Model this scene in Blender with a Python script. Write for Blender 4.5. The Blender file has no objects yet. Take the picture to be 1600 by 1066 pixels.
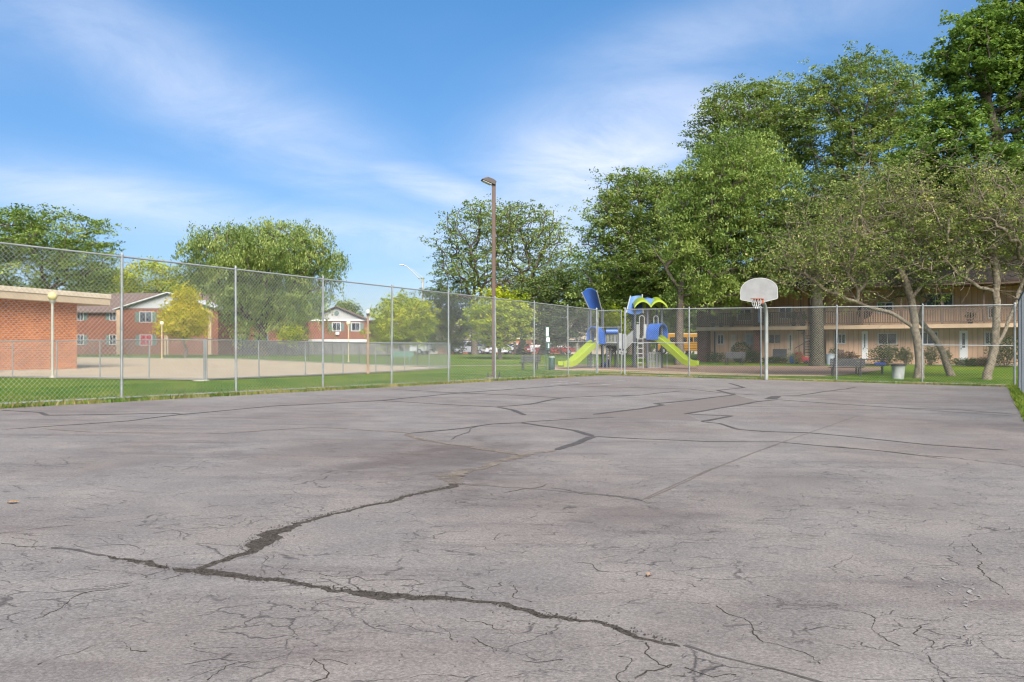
import bpy, math, random
import numpy as np
from mathutils import Vector, Matrix
random.seed(7)
SC = bpy.context.scene
COL = SC.collection
F, HZ, CZ = 1290.0, 553.0, 0.99          # focal length (px of a 1600 px frame), horizon row, camera height

# ------------------------------------------------------------------ terrain
def sst(a, b, x):
    t = min(1.0, max(0.0, (x - a) / (b - a)))
    return t * t * (3 - 2 * t)
VX, VY = 0.5016, 0.8651                   # along the long side of the court
UX, UY = 0.8651, -0.5016                  # across the court
P0 = (-8.27, 17.5)
def uv(x, y):
    return ((x - P0[0]) * UX + (y - P0[1]) * UY, (x - P0[0]) * VX + (y - P0[1]) * VY)
def fuv(u, v):
    return (P0[0] + u * UX + v * VX, P0[1] + u * UY + v * VY)
def G(x, y):
    u, v = uv(x, y)
    return -0.0142 * min(17.3, max(0, u)) * (1 - sst(25, 38, v)) + 0.9 * sst(40, 85, y)
def X(px, Z):
    return (px - 800) * Z / F
def zz(py, Z):
    return CZ - (py - HZ) * Z / F
def PT(px, py, Z):
    return (X(px, Z), Z, zz(py, Z))
def gp(px, py, off=0.0):                  # point of the ground seen at a place of the picture
    lo = 1.5
    y = lo
    step = 0.05
    while y < 200:
        x = X(px, y)
        if zz(py, y) <= G(x, y) + off:
            break
        y += step
    return (X(px, y), y, G(X(px, y), y) + off)

# ------------------------------------------------------------------ mesh helpers
class MB:
    def __init__(s):
        s.v = []; s.f = []; s.m = []
    def add(s, vs, fs, mi=0):
        b = len(s.v)
        s.v.extend([tuple(p) for p in vs])
        for f in fs:
            s.f.append(tuple(b + i for i in f)); s.m.append(mi)
        return s
    def obox(s, o, a, b, c, mi=0):        # corner o, three edge vectors
        o, a, b, c = Vector(o), Vector(a), Vector(b), Vector(c)
        P = [o, o + a, o + a + b, o + b, o + c, o + a + c, o + a + b + c, o + b + c]
        if a.cross(b).dot(c) < 0:
            fs = [(0, 1, 2, 3), (7, 6, 5, 4), (4, 5, 1, 0), (5, 6, 2, 1), (6, 7, 3, 2), (7, 4, 0, 3)]
        else:
            fs = [(3, 2, 1, 0), (4, 5, 6, 7), (0, 1, 5, 4), (1, 2, 6, 5), (2, 3, 7, 6), (3, 0, 4, 7)]
        return s.add(P, fs, mi)
    def box(s, cx, cy, cz, sx, sy, sz, mi=0, rz=0.0):
        c, n = math.cos(rz), math.sin(rz)
        a = Vector((c * sx, n * sx, 0)); b = Vector((-n * sy, c * sy, 0)); d = Vector((0, 0, sz))
        return s.obox(Vector((cx, cy, cz)) - a / 2 - b / 2 - d / 2, a, b, d, mi)
    def tube(s, pts, r, n=8, mi=0, cap=True):
        pts = [Vector(p) for p in pts]
        rs = r if isinstance(r, (list, tuple)) else [r] * len(pts)
        rings = []
        prev = None
        for i, p in enumerate(pts):
            d = (pts[min(i + 1, len(pts) - 1)] - pts[max(i - 1, 0)])
            if d.length < 1e-9: d = Vector((0, 0, 1))
            d.normalize()
            if prev is None:
                ref = Vector((0, 0, 1)) if abs(d.z) < 0.9 else Vector((1, 0, 0))
                a = d.cross(ref).normalized()
            else:
                a = (prev - d * prev.dot(d)).normalized()
            prev = a
            b = d.cross(a)
            rings.append([p + a * math.cos(2 * math.pi * k / n) * rs[i] + b * math.sin(2 * math.pi * k / n) * rs[i] for k in range(n)])
        vs = [q for R in rings for q in R]
        fs = []
        for i in range(len(rings) - 1):
            for k in range(n):
                k2 = (k + 1) % n
                fs.append((i * n + k, i * n + k2, (i + 1) * n + k2, (i + 1) * n + k))
        if cap:
            fs.append(tuple(range(n - 1, -1, -1)))
            fs.append(tuple((len(rings) - 1) * n + k for k in range(n)))
        return s.add(vs, fs, mi)
    def lathe(s, o, prof, n=16, mi=0):    # prof: (radius, z)
        vs = []; fs = []
        for r, z in prof:
            for k in range(n):
                a = 2 * math.pi * k / n
                vs.append((o[0] + r * math.cos(a), o[1] + r * math.sin(a), o[2] + z))
        for i in range(len(prof) - 1):
            for k in range(n):
                k2 = (k + 1) % n
                fs.append((i * n + k, i * n + k2, (i + 1) * n + k2, (i + 1) * n + k))
        fs.append(tuple(range(n - 1, -1, -1)))
        fs.append(tuple((len(prof) - 1) * n + k for k in range(n)))
        return s.add(vs, fs, mi)
    def ball(s, c, r, n=14, mi=0, sq=(1, 1, 1)):
        prof = [(max(1e-3, math.sin(math.pi * i / 9)) * r, -math.cos(math.pi * i / 9) * r) for i in range(10)]
        b = len(s.v); s.lathe((0, 0, 0), prof, n, mi)
        for i in range(b, len(s.v)):
            p = s.v[i]; s.v[i] = (c[0] + p[0] * sq[0], c[1] + p[1] * sq[1], c[2] + p[2] * sq[2])
        return s
    def slab(s, poly, nvec, mi=0):        # polygon (3d points) extruded by nvec
        n = len(poly); nv = Vector(nvec)
        A = [Vector(p) for p in poly]; B = [p + nv for p in A]
        nor = Vector((0, 0, 0))
        for i in range(n):
            nor += A[i].cross(A[(i + 1) % n])
        flip = nor.dot(nv) > 0
        top = tuple(range(n, 2 * n)); bot = tuple(range(n - 1, -1, -1))
        sides = [(i, (i + 1) % n, n + (i + 1) % n, n + i) for i in range(n)]
        fs = [bot, top] + sides
        if not flip: fs = [tuple(reversed(f)) for f in fs]
        return s.add(A + B, fs, mi)
    def sweep(s, pts, prof, mi=0, up=(0, 0, 1)):   # closed profile of (side, up) swept along pts
        pts = [Vector(p) for p in pts]; n = len(prof); up = Vector(up)
        vs = []; fs = []
        for i, p in enumerate(pts):
            d = (pts[min(i + 1, len(pts) - 1)] - pts[max(i - 1, 0)]).normalized()
            side = d.cross(up).normalized(); u = side.cross(d).normalized()
            vs += [p + side * a + u * b for a, b in prof]
        for i in range(len(pts) - 1):
            for k in range(n):
                k2 = (k + 1) % n
                fs.append((i * n + k2, i * n + k, (i + 1) * n + k, (i + 1) * n + k2))
        fs.append(tuple(range(n))); fs.append(tuple(range(len(pts) * n - 1, (len(pts) - 1) * n - 1, -1)))
        return s.add(vs, fs, mi)
    def build(s, name, mats, parent=None, smooth=False, local=False, bevel=0):
        me = bpy.data.meshes.new(name)
        off = Vector((0, 0, 0))
        if parent is not None and not local:
            q = parent
            while q is not None:
                off += q.location; q = q.parent
        me.from_pydata([tuple(Vector(p) - off) for p in s.v], [], s.f)
        for m in (mats if isinstance(mats, (list, tuple)) else [mats]):
            me.materials.append(m)
        if any(s.m): me.polygons.foreach_set('material_index', s.m)
        if smooth: me.polygons.foreach_set('use_smooth', [True] * len(s.f))
        me.update()
        o = bpy.data.objects.new(name, me); COL.objects.link(o)
        if parent is not None: o.parent = parent
        if smooth:
            try:
                me.set_sharp_from_angle(angle=math.radians(40))
            except Exception: pass
        if bevel:
            md = o.modifiers.new('bevel', 'BEVEL'); md.width = bevel; md.segments = 2; md.limit_method = 'ANGLE'
        return o
def tag(o, label, cat, group=None, kind=None):
    if label: o['label'] = label
    if cat: o['category'] = cat
    if group: o['group'] = group
    if kind: o['kind'] = kind
    return o
def thing(name, label, cat, loc=(0, 0, 0), rz=0.0, group=None):
    o = bpy.data.objects.new(name, None); COL.objects.link(o)
    o.empty_display_size = 0.2
    o.location = loc; o.rotation_euler = (0, 0, rz)
    return tag(o, label, cat, group)
def copy_tree(o, parent=None):
    c = o.copy(); COL.objects.link(c)
    if parent is not None: c.parent = parent
    for ch in [k for k in bpy.data.objects if k.parent is o and k is not c]:
        copy_tree(ch, c)
    return c
def npmesh(name, V, FQ, mat, parent=None, attr=None, smooth=False):   # fast mesh, FQ: (n,k) faces all of one size
    V = np.asarray(V, dtype=np.float32); FQ = np.asarray(FQ, dtype=np.int32)
    if parent is not None:
        q = parent; off = Vector((0, 0, 0))
        while q is not None:
            off += q.location; q = q.parent
        V = V - np.array(off, dtype=np.float32)
    me = bpy.data.meshes.new(name)
    n, k = FQ.shape
    me.vertices.add(len(V)); me.vertices.foreach_set('co', V.ravel())
    me.loops.add(n * k); me.loops.foreach_set('vertex_index', FQ.ravel())
    me.polygons.add(n); me.polygons.foreach_set('loop_start', np.arange(0, n * k, k, dtype=np.int32))
    try: me.polygons.foreach_set('loop_total', np.full(n, k, dtype=np.int32))
    except Exception: pass
    if smooth: me.polygons.foreach_set('use_smooth', np.ones(n, dtype=bool))
    for m in (mat if isinstance(mat, (list, tuple)) else [mat]): me.materials.append(m)
    if attr is not None:
        at = me.attributes.new('tint', 'FLOAT', 'FACE'); at.data.foreach_set('value', np.asarray(attr, dtype=np.float32))
    me.update(calc_edges=True)
    o = bpy.data.objects.new(name, me); COL.objects.link(o)
    if parent is not None: o.parent = parent
    return o

# ------------------------------------------------------------------ materials
class NT:
    def __init__(s, nt): s.nt = nt
    def n(s, t, **kw):
        nd = s.nt.nodes.new(t)
        for k, v in kw.items():
            if k.startswith('i_'):
                nd.inputs[k[2:].replace('_', ' ')].default_value = v
            else: setattr(nd, k, v)
        return nd
    def l(s, a, b): s.nt.links.new(a, b)
    def val(s, x, sock):
        if hasattr(x, 'is_linked') or hasattr(x, 'links'): s.l(x, sock)
        else: sock.default_value = x
    def math(s, op, a, b=0.0, clamp=False):
        nd = s.nt.nodes.new('ShaderNodeMath'); nd.operation = op; nd.use_clamp = clamp
        s.val(a, nd.inputs[0]); s.val(b, nd.inputs[1]); return nd.outputs[0]
    def mix(s, f, a, b, blend='MIX'):
        nd = s.nt.nodes.new('ShaderNodeMix'); nd.data_type = 'RGBA'; nd.blend_type = blend
        s.val(f, nd.inputs[0])
        for x, k in ((a, 6), (b, 7)):
            if isinstance(x, (tuple, list)): nd.inputs[k].default_value = (*x[:3], 1)
            else: s.l(x, nd.inputs[k])
        return nd.outputs[2]
    def mr(s, x, a, b, c=0.0, d=1.0, smooth=True):
        nd = s.nt.nodes.new('ShaderNodeMapRange'); nd.interpolation_type = 'SMOOTHSTEP' if smooth else 'LINEAR'
        s.val(x, nd.inputs[0])
        for i, q in enumerate((a, b, c, d)): nd.inputs[i + 1].default_value = q
        return nd.outputs[0]
    def noise(s, vec, scale, detail=4, rough=0.55, dist=0.0):
        nd = s.nt.nodes.new('ShaderNodeTexNoise')
        nd.inputs['Scale'].default_value = scale; nd.inputs['Detail'].default_value = detail
        nd.inputs['Roughness'].default_value = rough; nd.inputs['Distortion'].default_value = dist
        if vec is not None: s.l(vec, nd.inputs['Vector'])
        return nd.outputs[0]
def newmat(name):
    m = bpy.data.materials.new(name); m.use_nodes = True
    nt = m.node_tree
    b = nt.nodes['Principled BSDF']
    return m, NT(nt), b
def M(name, col, rough=0.6, var=0.12, scale=3.0, metal=0.0, bump=0.0, spec=0.4, col2=None, bscale=40.0):
    m, t, b = newmat(name)
    tc = t.n('ShaderNodeTexCoord').outputs['Object']
    nz = t.noise(tc, scale, 6, 0.6)
    c2 = col2 if col2 else tuple(c * (1 - var) for c in col)
    c1 = col if col2 else tuple(min(1, c * (1 + var)) for c in col)
    f = t.mr(nz, 0.32, 0.68)
    t.l(t.mix(f, c1, c2), b.inputs['Base Color'])
    b.inputs['Roughness'].default_value = rough; b.inputs['Metallic'].default_value = metal
    b.inputs['Specular IOR Level'].default_value = spec
    if bump:
        bp = t.n('ShaderNodeBump'); bp.inputs['Strength'].default_value = bump; bp.inputs['Distance'].default_value = 0.02
        t.l(t.noise(tc, bscale, 4), bp.inputs['Height']); t.l(bp.outputs[0], b.inputs['Normal'])
    return m
def leafmat(name, c1, c2, c3=None, trans=0.35):
    m, t, b = newmat(name)
    at = t.n('ShaderNodeAttribute', attribute_name='tint').outputs['Fac']
    tc = t.n('ShaderNodeTexCoord').outputs['Object']
    col = t.mix(t.mr(at, 0.15, 0.85), c1, c2)
    if c3: col = t.mix(t.mr(at, 0.78, 0.98), col, c3)
    col = t.mix(t.mr(t.noise(tc, 0.35, 3), 0.35, 0.65), col, t.mix(1.0, col, (0.72, 0.78, 0.75), 'MULTIPLY'))
    t.l(col, b.inputs['Base Color'])
    b.inputs['Roughness'].default_value = 0.55; b.inputs['Specular IOR Level'].default_value = 0.25
    tr = t.n('ShaderNodeBsdfTranslucent'); t.l(t.mix(1.0, col, (1.25, 1.35, 0.75), 'MULTIPLY'), tr.inputs['Color'])
    mx = t.n('ShaderNodeMixShader'); mx.inputs[0].default_value = trans
    out = [n for n in t.nt.nodes if n.type == 'OUTPUT_MATERIAL'][0]
    t.l(b.outputs[0], mx.inputs[1]); t.l(tr.outputs[0], mx.inputs[2]); t.l(mx.outputs[0], out.inputs['Surface'])
    return m
def brickmat(name, c1, c2, mortar, bw=0.3, rh=0.1, ms=0.012):
    m, t, b = newmat(name)
    tc = t.n('ShaderNodeTexCoord').outputs['Object']
    sp = t.n('ShaderNodeSeparateXYZ'); t.l(tc, sp.inputs[0])
    cb = t.n('ShaderNodeCombineXYZ'); t.l(t.math('ADD', sp.outputs[0], sp.outputs[1]), cb.inputs[0]); t.l(sp.outputs[2], cb.inputs[1])
    br = t.n('ShaderNodeTexBrick'); t.l(cb.outputs[0], br.inputs['Vector'])
    br.inputs['Color1'].default_value = (*c1, 1); br.inputs['Color2'].default_value = (*c2, 1); br.inputs['Mortar'].default_value = (*mortar, 1)
    br.inputs['Scale'].default_value = 1.0; br.inputs['Brick Width'].default_value = bw; br.inputs['Row Height'].default_value = rh
    br.inputs['Mortar Size'].default_value = ms; br.inputs['Bias'].default_value = 0.1
    f = t.mr(t.noise(tc, 0.8, 5), 0.3, 0.7)
    t.l(t.mix(f, br.outputs[0], t.mix(1.0, br.outputs[0], (0.8, 0.78, 0.78), 'MULTIPLY')), b.inputs['Base Color'])
    b.inputs['Roughness'].default_value = 0.85; b.inputs['Specular IOR Level'].default_value = 0.2
    bp = t.n('ShaderNodeBump'); bp.inputs['Strength'].default_value = 0.5; bp.inputs['Distance'].default_value = 0.01; bp.invert = True
    t.l(br.outputs['Fac'], bp.inputs['Height']); t.l(bp.outputs[0], b.inputs['Normal'])
    return m
def boardmat(name, c, groove, w=0.3, gw=0.07):
    m, t, b = newmat(name)
    tc = t.n('ShaderNodeTexCoord').outputs['Object']
    sp = t.n('ShaderNodeSeparateXYZ'); t.l(tc, sp.inputs[0])
    fr = t.math('FRACT', t.math('MULTIPLY', t.math('ADD', sp.outputs[0], sp.outputs[1]), 1 / w))
    g = t.math('LESS_THAN', fr, gw)
    mp = t.n('ShaderNodeMapping'); mp.inputs['Scale'].default_value = (2, 2, 0.4); t.l(tc, mp.inputs[0])
    nz = t.mr(t.noise(mp.outputs[0], 2.0, 6), 0.3, 0.7)
    col = t.mix(nz, c, tuple(x * 0.8 for x in c))
    t.l(t.mix(g, col, groove), b.inputs['Base Color'])
    b.inputs['Roughness'].default_value = 0.75; b.inputs['Specular IOR Level'].default_value = 0.2
    bp = t.n('ShaderNodeBump'); bp.inputs['Strength'].default_value = 0.6; bp.inputs['Distance'].default_value = 0.015; bp.invert = True
    t.l(g, bp.inputs['Height']); t.l(bp.outputs[0], b.inputs['Normal'])
    return m
def shinglemat(name, c1, c2):
    m, t, b = newmat(name)
    tc = t.n('ShaderNodeTexCoord').outputs['Object']
    mp = t.n('ShaderNodeMapping'); mp.inputs['Scale'].default_value = (1.2, 1.2, 7); t.l(tc, mp.inputs[0])
    nz = t.mr(t.noise(mp.outputs[0], 2.2, 5, 0.7), 0.3, 0.7)
    t.l(t.mix(nz, c1, c2), b.inputs['Base Color'])
    b.inputs['Roughness'].default_value = 0.9; b.inputs['Specular IOR Level'].default_value = 0.15
    return m
def glassmat(name, c=(0.02, 0.025, 0.03), rough=0.06):
    m, t, b = newmat(name)
    tc = t.n('ShaderNodeTexCoord').outputs['Object']
    nz = t.mr(t.noise(tc, 1.1, 3), 0.4, 0.62)
    t.l(t.mix(nz, c, tuple(min(1, x * 3.2 + 0.02) for x in c)), b.inputs['Base Color'])
    b.inputs['Roughness'].default_value = rough; b.inputs['Specular IOR Level'].default_value = 0.6
    return m

# ------------------------------------------------------------------ camera, sun, sky
cam = bpy.data.cameras.new('camera'); co = bpy.data.objects.new('camera', cam); COL.objects.link(co)
co.location = (0, 0, CZ); co.rotation_euler = (math.radians(90), 0, 0)
cam.sensor_width = 36; cam.lens = F / 1600 * 36; cam.shift_y = (HZ - 533) / 1600; cam.clip_end = 3000; cam.clip_start = 0.05
SC.camera = co
SUN_AZ, SUN_EL = math.radians(168), math.radians(40)       # clockwise from +Y (the view), i.e. behind the camera to the right
sd = Vector((math.sin(SUN_AZ) * math.cos(SUN_EL), math.cos(SUN_AZ) * math.cos(SUN_EL), math.sin(SUN_EL)))
sl = bpy.data.lights.new('sun', 'SUN'); sl.energy = 5.0; sl.angle = math.radians(42); sl.color = (1.0, 0.93, 0.84)
so = bpy.data.objects.new('sun', sl); COL.objects.link(so); so.rotation_euler = sd.to_track_quat('Z', 'Y').to_euler()
so.location = (0, 0, 40)
wd = bpy.data.worlds.new("World"); SC.world = wd; wd.use_nodes = True
wt = NT(wd.node_tree); bg = wd.node_tree.nodes['Background']
sky = wt.n('ShaderNodeTexSky'); sky.sky_type = 'NISHITA'; sky.sun_disc = False
sky.sun_elevation = SUN_EL; sky.sun_rotation = SUN_AZ; sky.air_density = 1.0; sky.dust_density = 0.4; sky.ozone_density = 2.6; sky.altitude = 200
hs = wt.n('ShaderNodeHueSaturation'); hs.inputs['Saturation'].default_value = 1.12; hs.inputs['Value'].default_value = 1.0
hs.inputs['Hue'].default_value = 0.502
wt.l(sky.outputs[0], hs.inputs['Color'])
SKYDIR = wt.n('ShaderNodeTexCoord').outputs['Generated']
sps = wt.n('ShaderNodeSeparateXYZ'); wt.l(SKYDIR, sps.inputs[0])
skyc = wt.mix(wt.mr(sps.outputs[2], 0.0, 0.42, smooth=False), (0.58, 0.54, 0.64), (0.66, 0.97, 1.06))
skyc = wt.mix(1.0, hs.outputs[0], skyc, 'MULTIPLY')
dv = wt.n('ShaderNodeTexCoord').outputs['Generated']
sp = wt.n('ShaderNodeSeparateXYZ'); wt.l(dv, sp.inputs[0])
zc = wt.math('MAXIMUM', sp.outputs[2], 0.0)
den = wt.math('ADD', zc, 0.16)
cu = wt.math('DIVIDE', sp.outputs[0], den); cv = wt.math('DIVIDE', sp.outputs[1], den)
cb = wt.n('ShaderNodeCombineXYZ'); wt.l(cu, cb.inputs[0]); wt.l(cv, cb.inputs[1])
mp = wt.n('ShaderNodeMapping'); mp.inputs['Rotation'].default_value = (0, 0, math.radians(25)); mp.inputs['Scale'].default_value = (0.75, 0.85, 1); wt.l(cb.outputs[0], mp.inputs[0])
fine = wt.noise(mp.outputs[0], 2.2, 10, 0.62, 0.6)
soft = wt.noise(mp.outputs[0], 0.9, 4, 0.5, 0.3)
# banks of thin cloud lie in some directions of the sky: soft ellipses on the sphere of directions
az = wt.math('ARCTAN2', sp.outputs[0], sp.outputs[1]); el = wt.math('ARCSINE', sp.outputs[2])
def bank(az0, el0, wa, we, tilt):
    a = wt.math('SUBTRACT', az, math.radians(az0)); e = wt.math('SUBTRACT', el, math.radians(el0))
    c, s = math.cos(math.radians(tilt)), math.sin(math.radians(tilt))
    p = wt.math('DIVIDE', wt.math('ADD', wt.math('MULTIPLY', a, c), wt.math('MULTIPLY', e, s)), math.radians(wa))
    q = wt.math('DIVIDE', wt.math('SUBTRACT', wt.math('MULTIPLY', e, c), wt.math('MULTIPLY', a, s)), math.radians(we))
    r = wt.math('ADD', wt.math('MULTIPLY', p, p), wt.math('MULTIPLY', q, q))
    return wt.math('EXPONENT', wt.math('MULTIPLY', r, -1.0))
m = None
for (a, b_, c, d, e, k) in ((-19, 16, 13, 3.0, -22, 0.6), (7, 13.5, 8.5, 4.0, 16, 1.1), (13, 15, 5, 2.5, 8, 0.9), (-24, 9.5, 12, 1.8, -6, 0.6), (-4, 11, 7, 1.2, -14, 0.8),
                            (-9, 8.0, 16, 1.6, -4, 0.5), (12, 20, 9, 2.4, 10, 0.4), (20, 22, 10, 3, 14, 0.35), (4, 10, 10, 3.4, 10, 0.8)):
    g = wt.math('MULTIPLY', bank(a, b_, c, d, e), k)
    m = g if m is None else wt.math('MAXIMUM', m, g)
base = wt.mr(soft, 0.52, 0.8, 0.0, 0.35)
mm = wt.math('ADD', m, base)
cl = wt.math('MULTIPLY', mm, wt.mr(fine, 0.05, 0.80), True)
cl = wt.math('MULTIPLY', cl, wt.mr(sp.outputs[2], 0.0, 0.05))
skc = wt.mix(wt.math('MULTIPLY', cl, 0.9), skyc, (6.7, 6.8, 7.5))
wt.l(skc, bg.inputs['Color']); bg.inputs['Strength'].default_value = 0.088
SC.view_settings.view_transform = 'Standard'; SC.view_settings.look = 'None'; SC.view_settings.gamma = 1.0
SC.view_settings.exposure = 0.95
SC.render.film_transparent = False
try:
    SC.cycles.use_adaptive_sampling = True; SC.cycles.adaptive_threshold = 0.02; SC.cycles.max_bounces = 6
    SC.cycles.diffuse_bounces = 3; SC.cycles.glossy_bounces = 2; SC.cycles.transmission_bounces = 3; SC.cycles.use_denoising = True
    SC.cycles.sample_clamp_indirect = 8
    SC.cycles.filter_width = 1.2
except Exception: pass

# ------------------------------------------------------------------ materials
GALV = M('galvanised_steel', (0.24, 0.255, 0.25), 0.55, 0.15, 6, 0.3, spec=0.5)
WIRE = M('galvanised_wire', (0.33, 0.345, 0.33), 0.5, 0.1, 3, 0.2)
RAIL = M('fence_rail', (0.28, 0.29, 0.28), 0.5, 0.12, 5, 0.25)
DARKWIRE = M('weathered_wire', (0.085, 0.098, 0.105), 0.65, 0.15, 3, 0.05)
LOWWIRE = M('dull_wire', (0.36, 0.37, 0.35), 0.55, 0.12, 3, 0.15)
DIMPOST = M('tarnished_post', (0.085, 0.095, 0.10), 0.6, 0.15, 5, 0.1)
LOWPOST = M('dull_grey_post', (0.20, 0.215, 0.21), 0.55, 0.15, 5, 0.2)
CONC = M('concrete', (0.33, 0.30, 0.25), 0.9, 0.2, 2.0, bump=0.3)
WHITE = M('white_paint', (0.64, 0.64, 0.62), 0.5, 0.04, 2)
CREAM = M('cream_paint', (0.53, 0.45, 0.33), 0.6, 0.08, 2)
TANP = M('tan_paint', (0.45, 0.34, 0.22), 0.6, 0.08, 2)
GLASS = glassmat('window_glass')
BARK = M('bark', (0.075, 0.058, 0.045), 0.9, 0.3, 6, col2=(0.13, 0.105, 0.085), bump=0.7, bscale=14)
PALEBARK = M('pale_bark', (0.085, 0.068, 0.048), 0.9, 0.3, 9, col2=(0.235, 0.195, 0.14), bump=1.0, bscale=9)
BLACK = M('black_rubber', (0.018, 0.018, 0.02), 0.7, 0.2, 8)
DKMETAL = M('dark_metal', (0.04, 0.042, 0.046), 0.5, 0.15, 6)
BROWNP = M('brown_pole_paint', (0.095, 0.058, 0.042), 0.45, 0.12, 3)

def courtmat():
    m, t, b = newmat('court_asphalt')
    tc = t.n('ShaderNodeTexCoord').outputs['Object']
    big = t.mr(t.noise(tc, 0.22, 4, 0.55, 0.6), 0.36, 0.66)
    mid = t.mr(t.noise(tc, 1.3, 7, 0.65, 0.4), 0.3, 0.72)
    fin = t.noise(tc, 60, 5, 0.7)
    spk = t.noise(tc, 190, 2, 0.6)
    c = t.mix(big, (0.203, 0.185, 0.169), (0.174, 0.150, 0.134))
    c = t.mix(mid, t.mix(1.0, c, (0.86, 0.86, 0.87), 'MULTIPLY'), t.mix(1.0, c, (1.12, 1.11, 1.10), 'MULTIPLY'))
    # purplish worn streaks, long across the court
    mp = t.n('ShaderNodeMapping'); mp.inputs['Rotation'].default_value = (0, 0, math.radians(-8)); mp.inputs['Scale'].default_value = (0.35, 2.4, 1); t.l(tc, mp.inputs[0])
    st = t.mr(t.noise(mp.outputs[0], 1.1, 7, 0.65), 0.50, 0.72)
    c = t.mix(t.math('MULTIPLY', st, 0.55), c, (0.100, 0.080, 0.076))
    c = t.mix(1.0, c, t.mix(t.mr(fin, 0.25, 0.75), (0.68, 0.67, 0.66), (1.28, 1.28, 1.28)), 'MULTIPLY')
    ag = t.n('ShaderNodeTexVoronoi'); ag.inputs['Scale'].default_value = 130; t.l(tc, ag.inputs['Vector'])
    agv = t.n('ShaderNodeSeparateColor'); t.l(ag.outputs['Color'], agv.inputs[0])
    c = t.mix(1.0, c, t.mix(agv.outputs[0], (0.86, 0.855, 0.85), (1.14, 1.14, 1.14)), 'MULTIPLY')
    c = t.mix(t.math('MULTIPLY', t.mr(spk, 0.62, 0.74), 0.5), c, (0.28, 0.27, 0.26))
    c = t.mix(t.math('MULTIPLY', t.mr(spk, 0.40, 0.26), 0.75), c, (0.06, 0.056, 0.054))
    # brown water stains where puddles dry out, each with a ragged shape of its own
    sxy = t.n('ShaderNodeSeparateXYZ'); t.l(tc, sxy.inputs[0]); wob = t.noise(tc, 1.6, 8, 0.7, 0.5)
    for (px, py, a, b_, amt) in ((690, 724, .95, 1.9, .50), (745, 703, .8, 2.0, .28), (960, 655, 1.2, 2.6, .28), (985, 812, .5, .6, .28), (560, 700, 1.6, 2.2, .25), (1250, 760, 1.5, 1.3, .14), (880, 780, 1.2, 1.0, .22), (180, 720, 1.2, 1.5, .25), (1180, 1000, .7, .5, .15), (330, 1000, .8, .5, .12)):
        gx, gy, _z = gp(px, py)
        ux = t.math('DIVIDE', t.math('SUBTRACT', sxy.outputs[0], gx), a); uy = t.math('DIVIDE', t.math('SUBTRACT', sxy.outputs[1], gy), b_)
        rr = t.math('SQRT', t.math('ADD', t.math('MULTIPLY', ux, ux), t.math('MULTIPLY', uy, uy)))
        mk = t.mr(t.math('ADD', rr, t.math('MULTIPLY', t.math('SUBTRACT', wob, 0.5), 2.6)), 1.15, 0.35)
        c = t.mix(t.math('MULTIPLY', mk, amt), c, (0.080, 0.061, 0.052))
    # crazing: fine cracks with gaps
    wv = t.n('ShaderNodeTexNoise'); wv.inputs['Scale'].default_value = 2.3; wv.inputs['Detail'].default_value = 6; t.l(tc, wv.inputs['Vector'])
    off = t.n('ShaderNodeVectorMath', operation='MULTIPLY_ADD'); t.l(wv.outputs['Color'], off.inputs[0]); off.inputs[1].default_value = (0.5, 0.5, 0); t.l(tc, off.inputs[2])
    sc = t.n('ShaderNodeMapping'); sc.inputs['Rotation'].default_value = (0, 0, math.radians(12)); sc.inputs['Scale'].default_value = (0.62, 1.15, 0.0); t.l(off.outputs[0], sc.inputs[0])
    def craze(scale, w, lo, hi, ns, seed):
        v = t.n('ShaderNodeTexVoronoi', feature='DISTANCE_TO_EDGE'); v.inputs['Scale'].default_value = scale; t.l(sc.outputs[0], v.inputs['Vector'])
        o = t.n('ShaderNodeVectorMath', operation='ADD'); o.inputs[1].default_value = (seed, seed * 1.7, 0); t.l(tc, o.inputs[0])
        k = t.mr(t.noise(o.outputs[0], ns, 6, 0.7), lo, hi)
        wn = t.math('MULTIPLY', t.mr(t.noise(o.outputs[0], 9, 3), 0.3, 0.7, 0.35, 1.3), w)
        d = t.math('SUBTRACT', 1.0, t.math('DIVIDE', v.outputs['Distance'], wn), True)
        return t.math('MULTIPLY', t.math('POWER', d, 0.8), k, True)
    k1 = craze(2.2, 0.013, 0.47, 0.57, 0.9, 3.1)
    k2 = craze(6.0, 0.032, 0.49, 0.60, 1.4, 9.3)
    k3 = craze(14.0, 0.07, 0.53, 0.64, 3.0, 5.7)
    k = t.math('MAXIMUM', t.math('MAXIMUM', t.math('MULTIPLY', k1, 0.9), t.math('MULTIPLY', k2, 0.85)), t.math('MULTIPLY', k3, 0.6))
    # the crazing is worst near the low side of the court, round the broken joint
    sx = t.n('ShaderNodeSeparateXYZ'); t.l(tc, sx.inputs[0])
    near = t.mr(sx.outputs[1], 5.5, 13.0, 1.0, 0.3)
    k = t.math('MULTIPLY', k, near)
    c = t.mix(k, c, (0.052, 0.044, 0.040))
    t.l(c, b.inputs['Base Color'])
    t.l(t.mr(mid, 0, 1, 0.72, 0.86), b.inputs['Roughness']); b.inputs['Specular IOR Level'].default_value = 0.32
    bp = t.n('ShaderNodeBump'); bp.inputs['Strength'].default_value = 0.45; bp.inputs['Distance'].default_value = 0.012
    h = t.math('SUBTRACT', t.math('MULTIPLY', fin, 0.5), t.math('MULTIPLY', k, 1.2))
    t.l(h, bp.inputs['Height']); t.l(bp.outputs[0], b.inputs['Normal'])
    return m
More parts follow.
